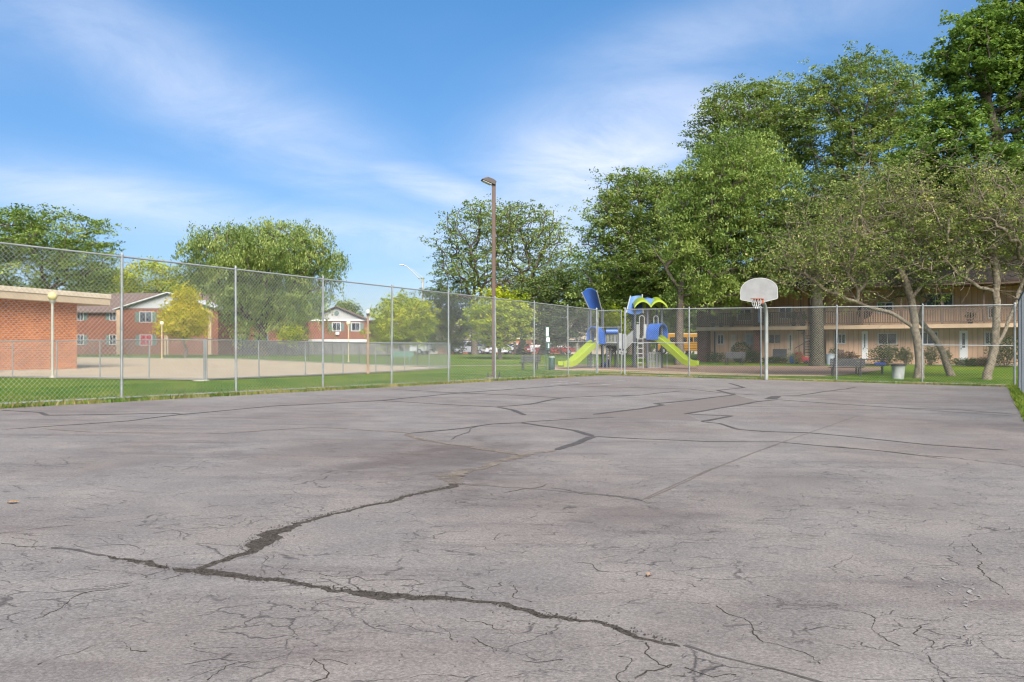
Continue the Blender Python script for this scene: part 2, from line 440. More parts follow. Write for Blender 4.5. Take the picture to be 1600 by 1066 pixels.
def patchmat(name, c1, c2, sc=12, bump=0.6, alpha=None, rough=0.9):
    m, t, b = newmat(name)
    tc = t.n('ShaderNodeTexCoord').outputs['Object']
    f = t.mr(t.noise(tc, sc, 8, 0.75), 0.32, 0.68)
    t.l(t.mix(f, c1, c2), b.inputs['Base Color']); b.inputs['Roughness'].default_value = rough; b.inputs['Specular IOR Level'].default_value = 0.2
    bp = t.n('ShaderNodeBump'); bp.inputs['Strength'].default_value = bump; bp.inputs['Distance'].default_value = 0.02
    t.l(t.noise(tc, sc * 6, 4, 0.7), bp.inputs['Height']); t.l(bp.outputs[0], b.inputs['Normal'])
    if alpha is not None:
        a = t.mr(t.noise(tc, sc * 0.6, 6, 0.7), alpha[0], alpha[1])
        t.l(a, b.inputs['Alpha'])
    return m
COURT = courtmat()
CRACK = patchmat('crumbled_asphalt', (0.050, 0.042, 0.034), (0.17, 0.142, 0.115), 45, 1.0)
SEALER = patchmat('crack_sealer', (0.062, 0.055, 0.050), (0.098, 0.087, 0.079), 9, 0.2, rough=0.7)
SILT = patchmat('dried_silt', (0.165, 0.135, 0.105), (0.215, 0.182, 0.145), 7, 0.3, alpha=(0.30, 0.62))
REPAIR = patchmat('smooth_asphalt_repair', (0.145, 0.122, 0.110), (0.163, 0.140, 0.127), 3, 0.2, alpha=(0.1, 0.35))
MARK = patchmat('worn_line_paint', (0.36, 0.36, 0.35), (0.46, 0.46, 0.445), 5, 0.1, alpha=(0.38, 0.5))
SCRATCH = patchmat('pale_scratch', (0.22, 0.207, 0.195), (0.29, 0.275, 0.26), 34, 0.1, alpha=(0.46, 0.58))

def grassmat():
    m, t, b = newmat('lawn_grass')
    tc = t.n('ShaderNodeTexCoord').outputs['Object']
    n1 = t.mr(t.noise(tc, 0.25, 4), 0.3, 0.7); n2 = t.mr(t.noise(tc, 3.5, 8, 0.7), 0.3, 0.7); n3 = t.noise(tc, 42, 3, 0.7)
    c = t.mix(n1, (0.075, 0.148, 0.011), (0.135, 0.178, 0.018))
    c = t.mix(n2, t.mix(1.0, c, (0.58, 0.66, 0.6), 'MULTIPLY'), t.mix(1.0, c, (1.32, 1.22, 1.1), 'MULTIPLY'))
    c = t.mix(1.0, c, t.mix(t.mr(n3, 0.25, 0.75), (0.6, 0.62, 0.6), (1.3, 1.3, 1.2)), 'MULTIPLY')
    c = t.mix(t.math('MULTIPLY', t.mr(t.noise(tc, 0.9, 6, 0.7), 0.6, 0.75), 0.5), c, (0.17, 0.16, 0.05))
    t.l(c, b.inputs['Base Color']); b.inputs['Roughness'].default_value = 0.9; b.inputs['Specular IOR Level'].default_value = 0.1
    bp = t.n('ShaderNodeBump'); bp.inputs['Strength'].default_value = 0.8; bp.inputs['Distance'].default_value = 0.05
    t.l(t.noise(tc, 25, 4, 0.7), bp.inputs['Height']); t.l(bp.outputs[0], b.inputs['Normal'])
    return m
GRASS = grassmat()
PADC = M('painted_concrete', (0.33, 0.25, 0.155), 0.9, 0.1, 0.5, col2=(0.385, 0.305, 0.205), bump=0.1)
MULCH = M('wood_chip_mulch', (0.135, 0.085, 0.058), 0.95, 0.3, 9, col2=(0.27, 0.175, 0.125), bump=0.9, bscale=60)
PALEM = M('bleached_wood_chips', (0.33, 0.225, 0.16), 0.95, 0.2, 9, col2=(0.42, 0.30, 0.215), bump=0.8, bscale=60)
ASPH = M('parking_asphalt', (0.10, 0.098, 0.096), 0.9, 0.2, 0.8)

# ------------------------------------------------------------------ ground
def lawn():
    ys = list(np.arange(-40, 100, 2.0)) + [100, 110, 125, 150, 200, 300, 600, 1200]
    xs = [-900, -400, -200, -140] + list(np.arange(-100, 100, 2.5)) + [100, 140, 200, 400, 900]
    V = [(x, y, G(x, y)) for y in ys for x in xs]
    n = len(xs)
    FQ = [(j * n + i, j * n + i + 1, (j + 1) * n + i + 1, (j + 1) * n + i) for j in range(len(ys) - 1) for i in range(n - 1)]
    o = npmesh('lawn', V, FQ, GRASS, smooth=True)
    return tag(o, 'green lawn around the court and buildings', 'lawn', kind='structure')
lawn()
import bmesh
def sheet(name, poly, off, mat, label, cat, step=2.5, kind='structure', smooth=True):
    bm = bmesh.new()
    bm.faces.new([bm.verts.new((p[0], p[1], 0)) for p in poly])
    xs = [p[0] for p in poly]; ys = [p[1] for p in poly]
    for ax, lo, hi in ((0, min(xs), max(xs)), (1, min(ys), max(ys))):
        k = math.ceil(lo / step) * step
        while k < hi:
            no = (1, 0, 0) if ax == 0 else (0, 1, 0); cc = (k, 0, 0) if ax == 0 else (0, k, 0)
            bmesh.ops.bisect_plane(bm, geom=bm.verts[:] + bm.edges[:] + bm.faces[:], plane_co=cc, plane_no=no, dist=1e-4)
            k += step
    for v in bm.verts: v.co.z = G(v.co.x, v.co.y) + off
    bmesh.ops.recalc_face_normals(bm, faces=bm.faces[:])
    if bm.faces and sum(f.normal.z for f in bm.faces) < 0: bmesh.ops.reverse_faces(bm, faces=bm.faces[:])
    me = bpy.data.meshes.new(name); bm.to_mesh(me); bm.free()
    if smooth: me.polygons.foreach_set('use_smooth', [True] * len(me.polygons))
    me.materials.append(mat)
    o = bpy.data.objects.new(name, me); COL.objects.link(o)
    return tag(o, label, cat, kind=kind)

CL = 24.37                                   # court length from the first fence post to the far corner
COFF = 0.02
def cz(x, y):
    u, v = uv(x, y)
    return -0.0142 * min(17.3, max(0, u)) + COFF
def court():
    mb = MB()
    rnd = random.Random(3)
    edge = []
    # left edge wavers with the grass, then far edge, right edge
    v = -34.0
    while v < 24.0:
        edge.append((0.62 - 0.012 * (v) + rnd.uniform(-.05, .05) if v > 0 else 0.62 + rnd.uniform(-.05, .05), v)); v += 0.5
    u = 0.4
    while u < 16.4:
        edge.append((u, 24.02 + rnd.uniform(-.04, .04))); u += 0.5
    v = 24.0
    while v > -34:
        edge.append((16.5 + rnd.uniform(-.06, .06), v)); v -= 0.5
    poly = [fuv(a, b) for a, b in edge]
    bmc = bmesh.new()
    bmc.faces.new([bmc.verts.new((p[0], p[1], cz(*p))) for p in poly])
    bmesh.ops.triangulate(bmc, faces=bmc.faces[:])
    bmc.verts.ensure_lookup_table()
    for f in bmc.faces:
        vs = [q.co[:] for q in f.verts]
        if f.normal.z < 0: vs.reverse()
        mb.add(vs, [(0, 1, 2)], 0)
    bmc.free()
    # slab edge
    n = len(poly)
    for i in range(n):
        a, b = poly[i], poly[(i + 1) % n]
        mb.add([(a[0], a[1], cz(*a)), (b[0], b[1], cz(*b)), (b[0], b[1], cz(*b) - .12), (a[0], a[1], cz(*a) - .12)], [(0, 1, 2, 3)], 0)
    level = [0]
    def cg(px, py):
        # pixel -> court plane
        y = 2.0
        for _ in range(60):
            h = CZ - cz(X(px, y), y)
            y = 0.5 * y + 0.5 * h * F / max(8.0, py - HZ)
        return np.array((X(px, y), y))
    def strip(pts, w, mi, jit=0.5, rag=0.35, seed=0):
        r = np.random.RandomState(seed + len(mb.v) % 997)
        P = [cg(*p) for p in pts]
        W = list(w) if isinstance(w, (list, tuple)) else [w] * len(P)
        if mi == 1: W = [q * .74 for q in W]
        Q = []; WW = []
        for i in range(len(P) - 1):
            L = np.linalg.norm(P[i + 1] - P[i]); dmin = min(P[i][1], P[i + 1][1])
            k = max(2, int(L / (0.02 if dmin < 9 else 0.12)))
            k = min(k, 260)
            for j in range(k):
                t = j / k
                Q.append(P[i] * (1 - t) + P[i + 1] * t); WW.append(W[i] * (1 - t) + W[i + 1] * t)
        Q.append(P[-1]); WW.append(W[-1])
        Q = np.array(Q); WW = np.array(WW)
        n = len(Q)
        def wander(amp, a):
            s = np.cumsum(r.normal(0, 1, n)); s -= np.linspace(s[0], s[-1], n)
            k = max(3, a); s = np.convolve(np.pad(s, (k, k), 'edge'), np.ones(k) / k, 'same')[k:-k]
            m_ = max(1e-6, np.abs(s).max()); return s / m_ * amp
        d = np.gradient(Q, axis=0); d /= np.maximum(1e-9, np.linalg.norm(d, axis=1))[:, None]
        nrm = np.stack([-d[:, 1], d[:, 0]], 1)
        c = Q + nrm * (wander(jit * 0.06, 5)[:, None])
        if mi == 1:
            zig = np.convolve(r.normal(0, 1, n + 4), np.ones(3) / 3, 'same')[2:-2] + np.round(1.5 * np.convolve(r.normal(0, 1, n + 14), np.ones(9) / 5, 'same')[7:-7]) * .9
            c = c + nrm * (zig * np.minimum(.012, .25 * WW + .006))[:, None]
            if WW.max() < .03:
                WW = WW * .55 * np.clip(.75 + 1.1 * np.convolve(r.normal(0, 1, n + 8), np.ones(5) / 5, 'same')[4:-4], .12, 1.7)
        wl = WW * 0.5 * (1 + rag * r.normal(0, 1, n)); wr = WW * 0.5 * (1 + rag * r.normal(0, 1, n))
        wl = np.convolve(np.pad(wl, 2, 'edge'), [.15, .2, .3, .2, .15], 'same')[2:-2]; wr = np.convolve(np.pad(wr, 2, 'edge'), [.15, .2, .3, .2, .15], 'same')[2:-2]
        wl = np.clip(wl, WW * .12, WW * 1.3); wr = np.clip(wr, WW * .12, WW * 1.3)
        wl[0] = wr[0] = wl[-1] = wr[-1] = 0.004
        A = c + nrm * wl[:, None]; B = c - nrm * wr[:, None]
        level[0] += 1
        o = 0.0012 + 0.00006 * level[0]
        vs = []
        for a_, b_ in zip(A, B):
            vs.append((a_[0], a_[1], cz(*a_) + o)); vs.append((b_[0], b_[1], cz(*b_) + o))
        mb.add(vs, [(2 * i + 1, 2 * i + 3, 2 * i + 2, 2 * i) for i in range(n - 1)], mi)
        return Q, WW
    def patch(pts, mi, o):
        P = [cg(*p) for p in pts]
        ar = sum(P[i][0] * P[(i + 1) % len(P)][1] - P[(i + 1) % len(P)][0] * P[i][1] for i in range(len(P)))
        if ar < 0: P.reverse()
        mb.add([(p[0], p[1], cz(*p) + o) for p in P], [tuple(range(len(P)))], mi)
    # 1 crumbled joint, 2 sealer, 3 silt, 4 repair, 5 paint
    patch([(927, 648), (1037, 633), (1082, 626), (1148, 617), (1187, 627), (1071, 647), (1095, 658), (955, 652)], 4, 0.0008)
    wide = []
    wide.append(strip([(165, 869), (215, 880), (262, 888)], [.02, .07, .05], 1))
    wide.append(strip([(270, 890), (310, 894), (380, 903), (450, 911), (520, 920), (560, 922), (590, 930), (640, 932), (700, 938), (760, 942), (850, 962), (900, 970)],
                      [.07, .13, .08, .08, .06, .07, .14, .12, .06, .05, .06, .04], 1))
    wide.append(strip([(895, 968), (940, 975), (985, 985), (1020, 995), (1068, 1008)], [.03, .045, .06, .03, .04], 1))
    strip([(1068, 1008), (1180, 1035), (1290, 1068)], [.02, .012, .02], 2)
    wide.append(strip([(310, 890), (345, 878), (395, 860), (408, 850), (425, 832), (470, 815), (540, 797), (600, 785), (650, 772), (700, 762), (716, 757)],
                      [.06, .07, .08, .22, .16, .07, .06, .06, .07, .09, .13], 1))
    strip([(0, 850), (40, 853), (85, 856)], [.03, .03, .01], 1)
    strip([(80, 856), (165, 869)], [.03, .04], 2, rag=.6)
    for pts, w in (([(0, 985), (75, 962), (145, 930), (215, 915), (287, 897)], .012), ([(410, 870), (428, 886), (442, 899)], .011),
                   ([(485, 1030), (487, 1045), (460, 1068)], .012), ([(487, 1045), (542, 1037)], .009), ([(737, 936), (790, 912)], .012), ([(725, 965), (790, 985), (760, 1010)], .008),
                   ([(800, 915), (822, 925), (835, 941)], .012), ([(1007, 1005), (1035, 1025), (1070, 1042), (1000, 1064)], .014), ([(1070, 1042), (1150, 1050)], .008),
                   ([(1120, 947), (1145, 972), (1180, 1005), (1250, 1022), (1280, 1038)], .009), ([(1515, 845), (1550, 885), (1580, 930)], .01), ([(900, 880), (960, 895), (1060, 902), (1080, 918)], .008),
                   ([(590, 978), (690, 990), (800, 1022), (880, 1030)], .008), ([(640, 950), (700, 975), (705, 1000)], .008), ([(100, 790), (150, 800), (135, 812)], .008),
                   ([(120, 850), (200, 858), (215, 868)], .012), ([(20, 840), (110, 862)], .008), ([(500, 895), (600, 905), (700, 915), (740, 922)], .008), ([(1200, 930), (1330, 960), (1400, 1010)], .008),
                   ([(330, 1066), (420, 1030), (500, 1012)], .007), ([(60, 1040), (160, 1012), (230, 1018)], .007), ([(1440, 980), (1480, 1020), (1475, 1066)], .01), ([(950, 1030), (985, 1050), (980, 1068)], .01)):
        strip(pts, w, 1, jit=1.2, rag=.5)
    def seal(pts, w=.075): strip(pts, [q * .8 for q in w] if isinstance(w, list) else w * .8, 2, jit=.9, rag=.2)
    seal([(927, 682), (1000, 686), (1100, 690), (1215, 690), (1300, 698), (1375, 704), (1430, 711), (1500, 716)], [.10, .06, .07, .05, .06, .06, .05, .03])
    seal([(1500, 716), (1600, 730)], .02)
    seal([(1096, 659), (1127, 662), (1157, 671), (1195, 674), (1262, 676), (1319, 681), (1394, 689), (1450, 695), (1506, 699), (1576, 704)], .085)
    seal([(1096, 659), (1142, 650), (1071, 647), (1187, 627), (1214, 624.5), (1394, 637), (1506, 641), (1592, 648)], [.16, .12, .12, .14, .12, .09, .08, .08])
    seal([(1197, 624), (1214, 619)], .3); seal([(1214, 619), (1247, 618), (1319, 608), (1337, 605)], .10)
    seal([(1394, 637), (1500, 645), (1592, 651)], .05)
    seal([(927, 648), (1000, 639), (1037, 633), (1026, 631), (1082, 626), (1148, 617), (1122, 610), (1163, 606), (1139, 599)], .15)
    seal([(1100, 603), (1163, 606)], .05)
    seal([(875, 603), (1000, 606), (1075, 608), (1124, 614), (1187, 618)], .09); seal([(953, 620), (1000, 618), (1064, 611)], .08)
    seal([(0, 672), (200, 658), (280, 648), (435, 634), (594, 626), (719, 614), (875, 603), (947, 598)], [.03, .07, .09, .08, .1, .12, .11, .08])
    seal([(603, 608), (719, 614), (810, 618), (881, 622)], .09)
    seal([(594, 626), (687, 632), (775, 636.5), (797, 641), (820, 649)], [.07, .07, .08, .16, .1])
    seal([(775, 636), (828, 632), (881, 622), (953, 618), (1000, 618)], .11)
    seal([(634, 678), (731, 668), (772, 663), (812, 661.5), (875, 669), (900, 673), (928, 682)], [.06, .07, .07, .12, .09, .12, .14])
    seal([(812, 661), (880, 656), (962, 652.5)], .05)
    seal([(928, 682), (906, 694), (869, 704)], [.15, .15, .09])
    seal([(0, 641), (60, 645), (75, 649), (270, 646), (290, 648)], [.07, .09, .12, .07, .07])
    seal([(706, 687), (745, 668), (760, 664)], .02)
    seal([(719, 757), (781, 760), (859, 765), (1000, 782)], .012); seal([(787, 770), (853, 757)], .012)
    strip([(1002, 782), (1100, 737), (1225, 690), (1340, 650)], .014, 4, jit=.3, rag=.5); strip([(1012, 780), (1112, 733), (1232, 688)], .012, 4, jit=.3, rag=.5)
    seal([(860, 763), (1002, 783)], .012)
    def silt(pts, w): strip(pts, w, 3, jit=1.0, rag=.4)
    silt([(634, 678), (650, 683), (700, 694), (750, 702), (812, 711)], [.10, .12, .08, .10, .14])
    silt([(869, 704), (812, 711), (756, 729), (715, 737), (698, 744), (716, 757)], [.05, .14, .12, .18, .25, .12])
    silt([(500, 668), (562, 672), (634, 677)], .05); silt([(65, 670), (150, 676), (350, 678), (500, 668)], .035)
    silt([(1300, 697), (1400, 706), (1480, 718)], .04)
    # old line paint
    for a, b, w in (((858, 601), (905, 598), .10), ((845, 598), (890, 595.5), .09), ((936, 601), (958, 601.5), .14), ((960, 594.5), (985, 596), .12), ((1085, 593), (1120, 594), .14), ((1132, 594.5), (1205, 596.5), .16)):
        strip([a, b], w, 5, jit=.1, rag=.1)
    for a, b, w in (((1440, 895), (1475, 912), .012), ((1450, 905), (1505, 925), .010), ((1470, 910), (1518, 950), .014), ((1480, 925), (1515, 930), .012), ((1490, 945), (1522, 962), .008), ((1545, 1000), (1580, 975), .014), ((1548, 988), (1572, 986), .010), ((1240, 845), (1330, 848), .006)):
        strip([a, b], w, 6, jit=2, rag=.9)
    o = mb.build('court', [COURT, CRACK, SEALER, SILT, REPAIR, MARK, SCRATCH])
    tag(o, 'worn grey asphalt ball court with cracks', 'court', kind='structure')
    return wide
WIDE = court()

# loose crumbs and leaves on the court
def crumbs():
    r = np.random.RandomState(5)
    V = []; FQ = []
    mb = MB()
    base = np.array([(1, 0, 0), (-.5, .87, 0), (-.5, -.87, 0), (0, 0, .9), (.2, .2, -.3)]) * (1, 1, .55)
    def stone(x, y, s):
        q = base * s * r.uniform(.6, 1.3, (5, 3)); a = r.uniform(0, 6.28); c, s_ = math.cos(a), math.sin(a)
        q = np.stack([q[:, 0] * c - q[:, 1] * s_, q[:, 0] * s_ + q[:, 1] * c, q[:, 2]], 1) + (x, y, cz(x, y) + .005)
        b = len(V); V.extend(q.tolist()); FQ.extend([(b, b + 1, b + 3), (b + 1, b + 2, b + 3), (b + 2, b, b + 3)])
    for Q, W in WIDE:
        for i in range(len(Q)):
            k = r.poisson(5.5 * W[i] / .07)
            for _ in range(k):
                d = r.normal(0, W[i] * .42, 2)
                stone(Q[i][0] + d[0], Q[i][1] + d[1], r.uniform(.003, .0085))
            if r.rand() < .35:
                d = r.normal(0, .18, 2); stone(Q[i][0] + d[0], Q[i][1] + d[1], r.uniform(.003, .007))
    for _ in range(260):
        y = r.uniform(2.9, 9); x = r.uniform(-.62, .62) * y
        stone(x, y, r.uniform(.003, .007))
    o = npmesh('asphalt_crumbs', V, FQ, CRACK)
    tag(o, 'loose dark crumbs of asphalt scattered along the broken court joints', 'gravel', kind='stuff')
crumbs()
def fallen(px, py, s, rz, mat, label):
    x, y, _ = gp(px, py, COFF); mb = MB()
    n = 9
    for i in range(n):
        pass
    pts = []
    for i in range(n + 1):
        t = i / n
        w = math.sin(math.pi * t) ** .8 * .32 * s * (1 + .15 * math.sin(7 * t))
        pts.append((t * s - s / 2, w, .004 * math.sin(3 * t)))
    vs = []
    for (a, w, h) in pts:
        for q, hh in ((-w, .006), (0, 0), (w, .009)):
            c, sn = math.cos(rz), math.sin(rz)
            vs.append((x + a * c - q * sn, y + a * sn + q * c, cz(x, y) + .006 + h + hh))
    fs = []
    for i in range(n):
        for k in range(2): fs.append((i * 3 + k, i * 3 + k + 3, i * 3 + k + 4, i * 3 + k + 1))
    mb.add(vs, fs)
    return tag(mb.build('fallen_leaf', mat), label, 'leaf', 'dry leaves lying on the court')
DRY = M('dry_leaf', (0.24, 0.145, 0.06), 0.8, 0.3, 60)
DRY2 = M('dry_pale_leaf', (0.30, 0.19, 0.12), 0.8, 0.3, 60)
fallen(20, 788, .075, .3, DRY, 'small yellow brown leaf lying on bare asphalt far from any joint, nearest the left edge')
fallen(1014, 902, .045, 1.1, DRY2, 'small pinkish dry leaf lying on asphalt above the broken joint')
#fallen(1197, 1040, .05, 2.0, DRY, 'tiny brown leaf lying on the thin end of the broken joint')

# pad, mulch, path, parking lot
A_ = (-11.3, 30.5); DPx, DPy = 0.359, 0.933; LPx, LPy = -0.933, 0.359
B_ = (-3.76, 50.0); E_ = (-21.2, 65.0); FF_ = (-40.0, 70.0)
AL_ = (A_[0] + LPx * 30, A_[1] + LPy * 30)
sheet('concrete_pad', [(A_[0] - .1, A_[1] - .25), (B_[0] + .1, B_[1] - .2), (E_[0], E_[1]), FF_, (-55, 60), (AL_[0], AL_[1] - .3)], 0.03, PADC,
      'beige concrete pad behind the low chain link fence', 'pad')
def gpoly(pts): return [gp(*p)[:2] for p in pts]
front = gpoly([(862, 579), (930, 582), (1000, 584.5), (1100, 587), (1200, 589), (1290, 589.5), (1345, 584), (1378, 579)])
back = gpoly([(1375, 574.5), (1300, 573), (1100, 572), (980, 571), (900, 570.5), (862, 571)])
sheet('mulch_bed', front + back, 0.03, MULCH, 'brown wood chip bed under the playground', 'mulch', step=1.5)
fr2 = gpoly([(862, 579.5), (930, 582.3), (1000, 584.8), (1100, 587.3), (1200, 589.3), (1290, 589.8)])
fr3 = gpoly([(1290, 588.0), (1200, 586.2), (1100, 583.2), (1000, 580.3), (930, 577.7), (862, 575.5)])
sheet('wood_chip_edge', fr2 + fr3, 0.045, PALEM, 'pale bleached strip of wood chips along the playground edge', 'mulch', step=1.5)
pa = gpoly([(560, 571.5), (700, 572.6), (862, 572.5)]); pb = gpoly([(862, 571.2), (700, 571.4), (560, 570.3)])
sheet('footpath', pa + pb, 0.03, M('dusty_path', (.20, .165, .115), .95, .3, 1.5), 'thin concrete path crossing the lawn', 'path')
sheet('parking_lot', [(-60, 101), (60, 101), (60, 133), (-60, 133)], 0.03, ASPH, 'dark asphalt parking lot beyond the lawn', 'parking lot', step=8)

# ------------------------------------------------------------------ chain link fences
def chain_link(mb, o, a, h, z0, dz, r, pitch=0.098, mi=0):
    """wires of one bay: o = (x,y) start, a = (dx,dy) along, height h, bottom z0, dz = rise of the ground over the bay"""
    L = math.hypot(*a); nx, ny = -a[1] / L, a[0] / L
    def P(s, z, side): return (o[0] + a[0] * s / L + nx * side, o[1] + a[1] * s / L + ny * side, z0 + dz * s / L + z)
    def wire(s0, zz0, s1, zz1, side):
        p, q = Vector(P(s0, zz0, side)), Vector(P(s1, zz1, side))
        d = (q - p).normalized(); n = Vector((nx, ny, 0)); w = d.cross(n)
        vs = []
        for c in (p, q):
            for k in range(3):
                t = 2 * math.pi * k / 3 + .5
                vs.append(c + n * math.cos(t) * r + w * math.sin(t) * r)
        mb.add(vs, [(0, 1, 4, 3), (1, 2, 5, 4), (2, 0, 3, 5)], mi)
    c = -h
    while c < L:
        s0, e0 = max(0, c), min(L, c + h)
        if e0 - s0 > .03:
            wire(s0, s0 - c, e0, e0 - c, r * .9)
            wire(s0, h - (s0 - c), e0, h - (e0 - c), -r * .9)
        c += pitch
JR = random.Random(21)
def fence(name, label, pts, h, r_post, rail_r, mids=(), wire=WIRE, post=GALV, rail=RAIL, wr=0.0030, pitch=0.098, top=True, bottom=True, line_post=None, group=None, caps=True):
    """pts: (x, y) of the posts; mids: bays that carry a middle rail"""
    b0 = pts[0]
    root = thing(name, label, 'fence', (b0[0], b0[1], G(*b0)), group=group)
    zs = [G(*p) for p in pts]
    for i, p in enumerate(pts):
        rp = r_post if (line_post is None or i in (0, len(pts) - 1)) else line_post
        mb = MB(); mb.tube([(p[0] + JR.uniform(-.02, .02), p[1] + JR.uniform(-.02, .02), zs[i] - .05), (p[0], p[1], zs[i] + h + .02)], rp, 10)
        if caps:
            mb.lathe((p[0], p[1], zs[i] + h + .02), [(rp * 1.15, 0), (rp * 1.15, .03), (rp * .7, .06), (rp * .2, .075)], 10)
            for q in (.12, .5, .88): mb.lathe((p[0], p[1], zs[i] + h * q), [(rp * 1.18, -.012), (rp * 1.18, .012)], 10)
        mb.build('post', post, root, smooth=True)
    for kind, hh in (('top_rail', h), ('bottom_rail', .06)):
        if (kind == 'top_rail' and not top) or (kind == 'bottom_rail' and not bottom): continue
        mb = MB(); mb.tube([(p[0], p[1], z + hh) for p, z in zip(pts, zs)], rail_r, 8); mb.build(kind, rail, root, smooth=True)
    for i in mids:
        p, q = pts[i], pts[i + 1]
        mb = MB(); mb.tube([(p[0], p[1], zs[i] + h * .5), (q[0], q[1], zs[i + 1] + h * .5)], rail_r, 8); mb.build('middle_rail', rail, root, smooth=True)
    for i in range(len(pts) - 1):
        p, q = pts[i], pts[i + 1]
        mb = MB(); chain_link(mb, p, (q[0] - p[0], q[1] - p[1]), h - .06, zs[i] + .05, zs[i + 1] - zs[i], wr, pitch)
        mb.build('wire_mesh', wire, root)
    return root
H = 3.05
left_pts = [fuv(0, -6.09 + 3.046 * k) for k in range(0, 11)]
C_ = fuv(0, CL)
R_ = (18.7, 30.7)
fdx, fdy = (R_[0] - C_[0]) / 16.72, (R_[1] - C_[1]) / 16.72
fence('chain_link_fence', 'tall chain link fence along the left side of the court, before the low fence', left_pts, H, .042, .020, mids=(9,), line_post=.028)
GP = (C_[0] + fdx * 1.40, C_[1] + fdy * 1.40)
far_pts = [(C_[0] + fdx * d, C_[1] + fdy * d) for d in (1.40, 4.40, 7.49, 10.52, 13.65, 16.72)]
fence('chain_link_fence', 'tall galvanised chain link fence across the far end of the court, behind the hoop', far_pts, H, .044, .020, mids=(0, 4), line_post=.03)
right_pts = [R_] + [(R_[0] - VX * 3.05 * k + .06, R_[1] - VY * 3.05 * k) for k in range(1, 8)]
right_pts[0] = (R_[0] + .1, R_[1] - .12)
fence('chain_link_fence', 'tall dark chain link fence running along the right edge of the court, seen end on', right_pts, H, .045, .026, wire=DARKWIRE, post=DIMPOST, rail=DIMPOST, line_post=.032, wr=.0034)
# gate in the corner
def gate():
    a = (C_[0] + fdx * .07, C_[1] + fdy * .07); b = (C_[0] + fdx * 1.22, C_[1] + fdy * 1.22)
    z = G(*a); h = 3.0
    root = thing('chain_link_gate', 'narrow chain link gate with high middle bar in the far corner of the court', 'gate', (a[0], a[1], z))
    mb = MB(); r = .020
    for (p, q) in (((a, .06), (a, h)), ((b, .06), (b, h)), ((a, h), (b, h)), ((a, 2.22), (b, 2.22)), ((a, .06), (b, .06))):
        mb.tube([(p[0][0], p[0][1], z + p[1]), (q[0][0], q[0][1], z + q[1])], r, 8)
    mb.build('frame', RAIL, root, smooth=True)
    mb = MB(); chain_link(mb, a, (b[0] - a[0], b[1] - a[1]), h - .1, z + .08, 0, .0026); mb.build('wire_mesh', WIRE, root)
    for hh in (.5, 1.5, 2.5):
        mb = MB(); mb.box((a[0]) - fdx * .03, a[1] - fdy * .03, z + hh, .07, .06, .09); mb.build('hinge', GALV, root)
    mb = MB(); mb.box(b[0] + fdx * .08, b[1] + fdy * .08, z + 1.1, .16, .06, .05); mb.box(b[0] + fdx * .08, b[1] + fdy * .08, z + 1.02, .05, .05, .16); mb.build('latch', GALV, root)
gate()
# low fence round the concrete pad
def onA(d): return (A_[0] + DPx * d, A_[1] + DPy * d)
lowR = [onA(0)] + [onA(d) for d in (3.0, 6.2, 9.2, 12.2, 15.3, 18.2)] + [(B_[0], B_[1])]
lowL = [(A_[0] + LPx * d, A_[1] + LPy * d) for d in (0.09, 2.7, 5.2, 7.5, 10.0, 12.6, 15.0)]
lowB = [(B_[0] - .02 + (E_[0] - B_[0]) * t, B_[1] + .06 + (E_[1] - B_[1]) * t) for t in (.004, .125, .25, .375, .5, .625, .75, .875, 1)] + [(E_[0] + (FF_[0] - E_[0]) * t, E_[1] + (FF_[1] - E_[1]) * t) for t in (.18, .36, .54, .72, .9)]
fence('low_chain_link_fence', 'low chain link fence along the long front edge of the concrete pad', lowR, 1.52, .034, .021, line_post=.026, pitch=.095, wr=.0028, wire=LOWWIRE, post=LOWPOST, rail=LOWPOST, caps=False)
fence('low_chain_link_fence', 'low chain link fence between the pad corner and the orange brick building', lowL, 1.52, .034, .021, line_post=.026, pitch=.095, wr=.0028, wire=LOWWIRE, post=LOWPOST, rail=LOWPOST, caps=False)
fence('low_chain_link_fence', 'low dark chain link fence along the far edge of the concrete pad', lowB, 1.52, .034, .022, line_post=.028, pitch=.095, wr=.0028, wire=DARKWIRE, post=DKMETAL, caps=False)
mb = MB(); mb.lathe((A_[0] - .05, A_[1] - .35, G(*A_)), [(.3, -.1), (.3, .03), (.26, .04)], 14)
tag(mb.build('concrete_footing', CONC), 'round concrete footing in the grass at the nearest corner of the low fence', 'footing')

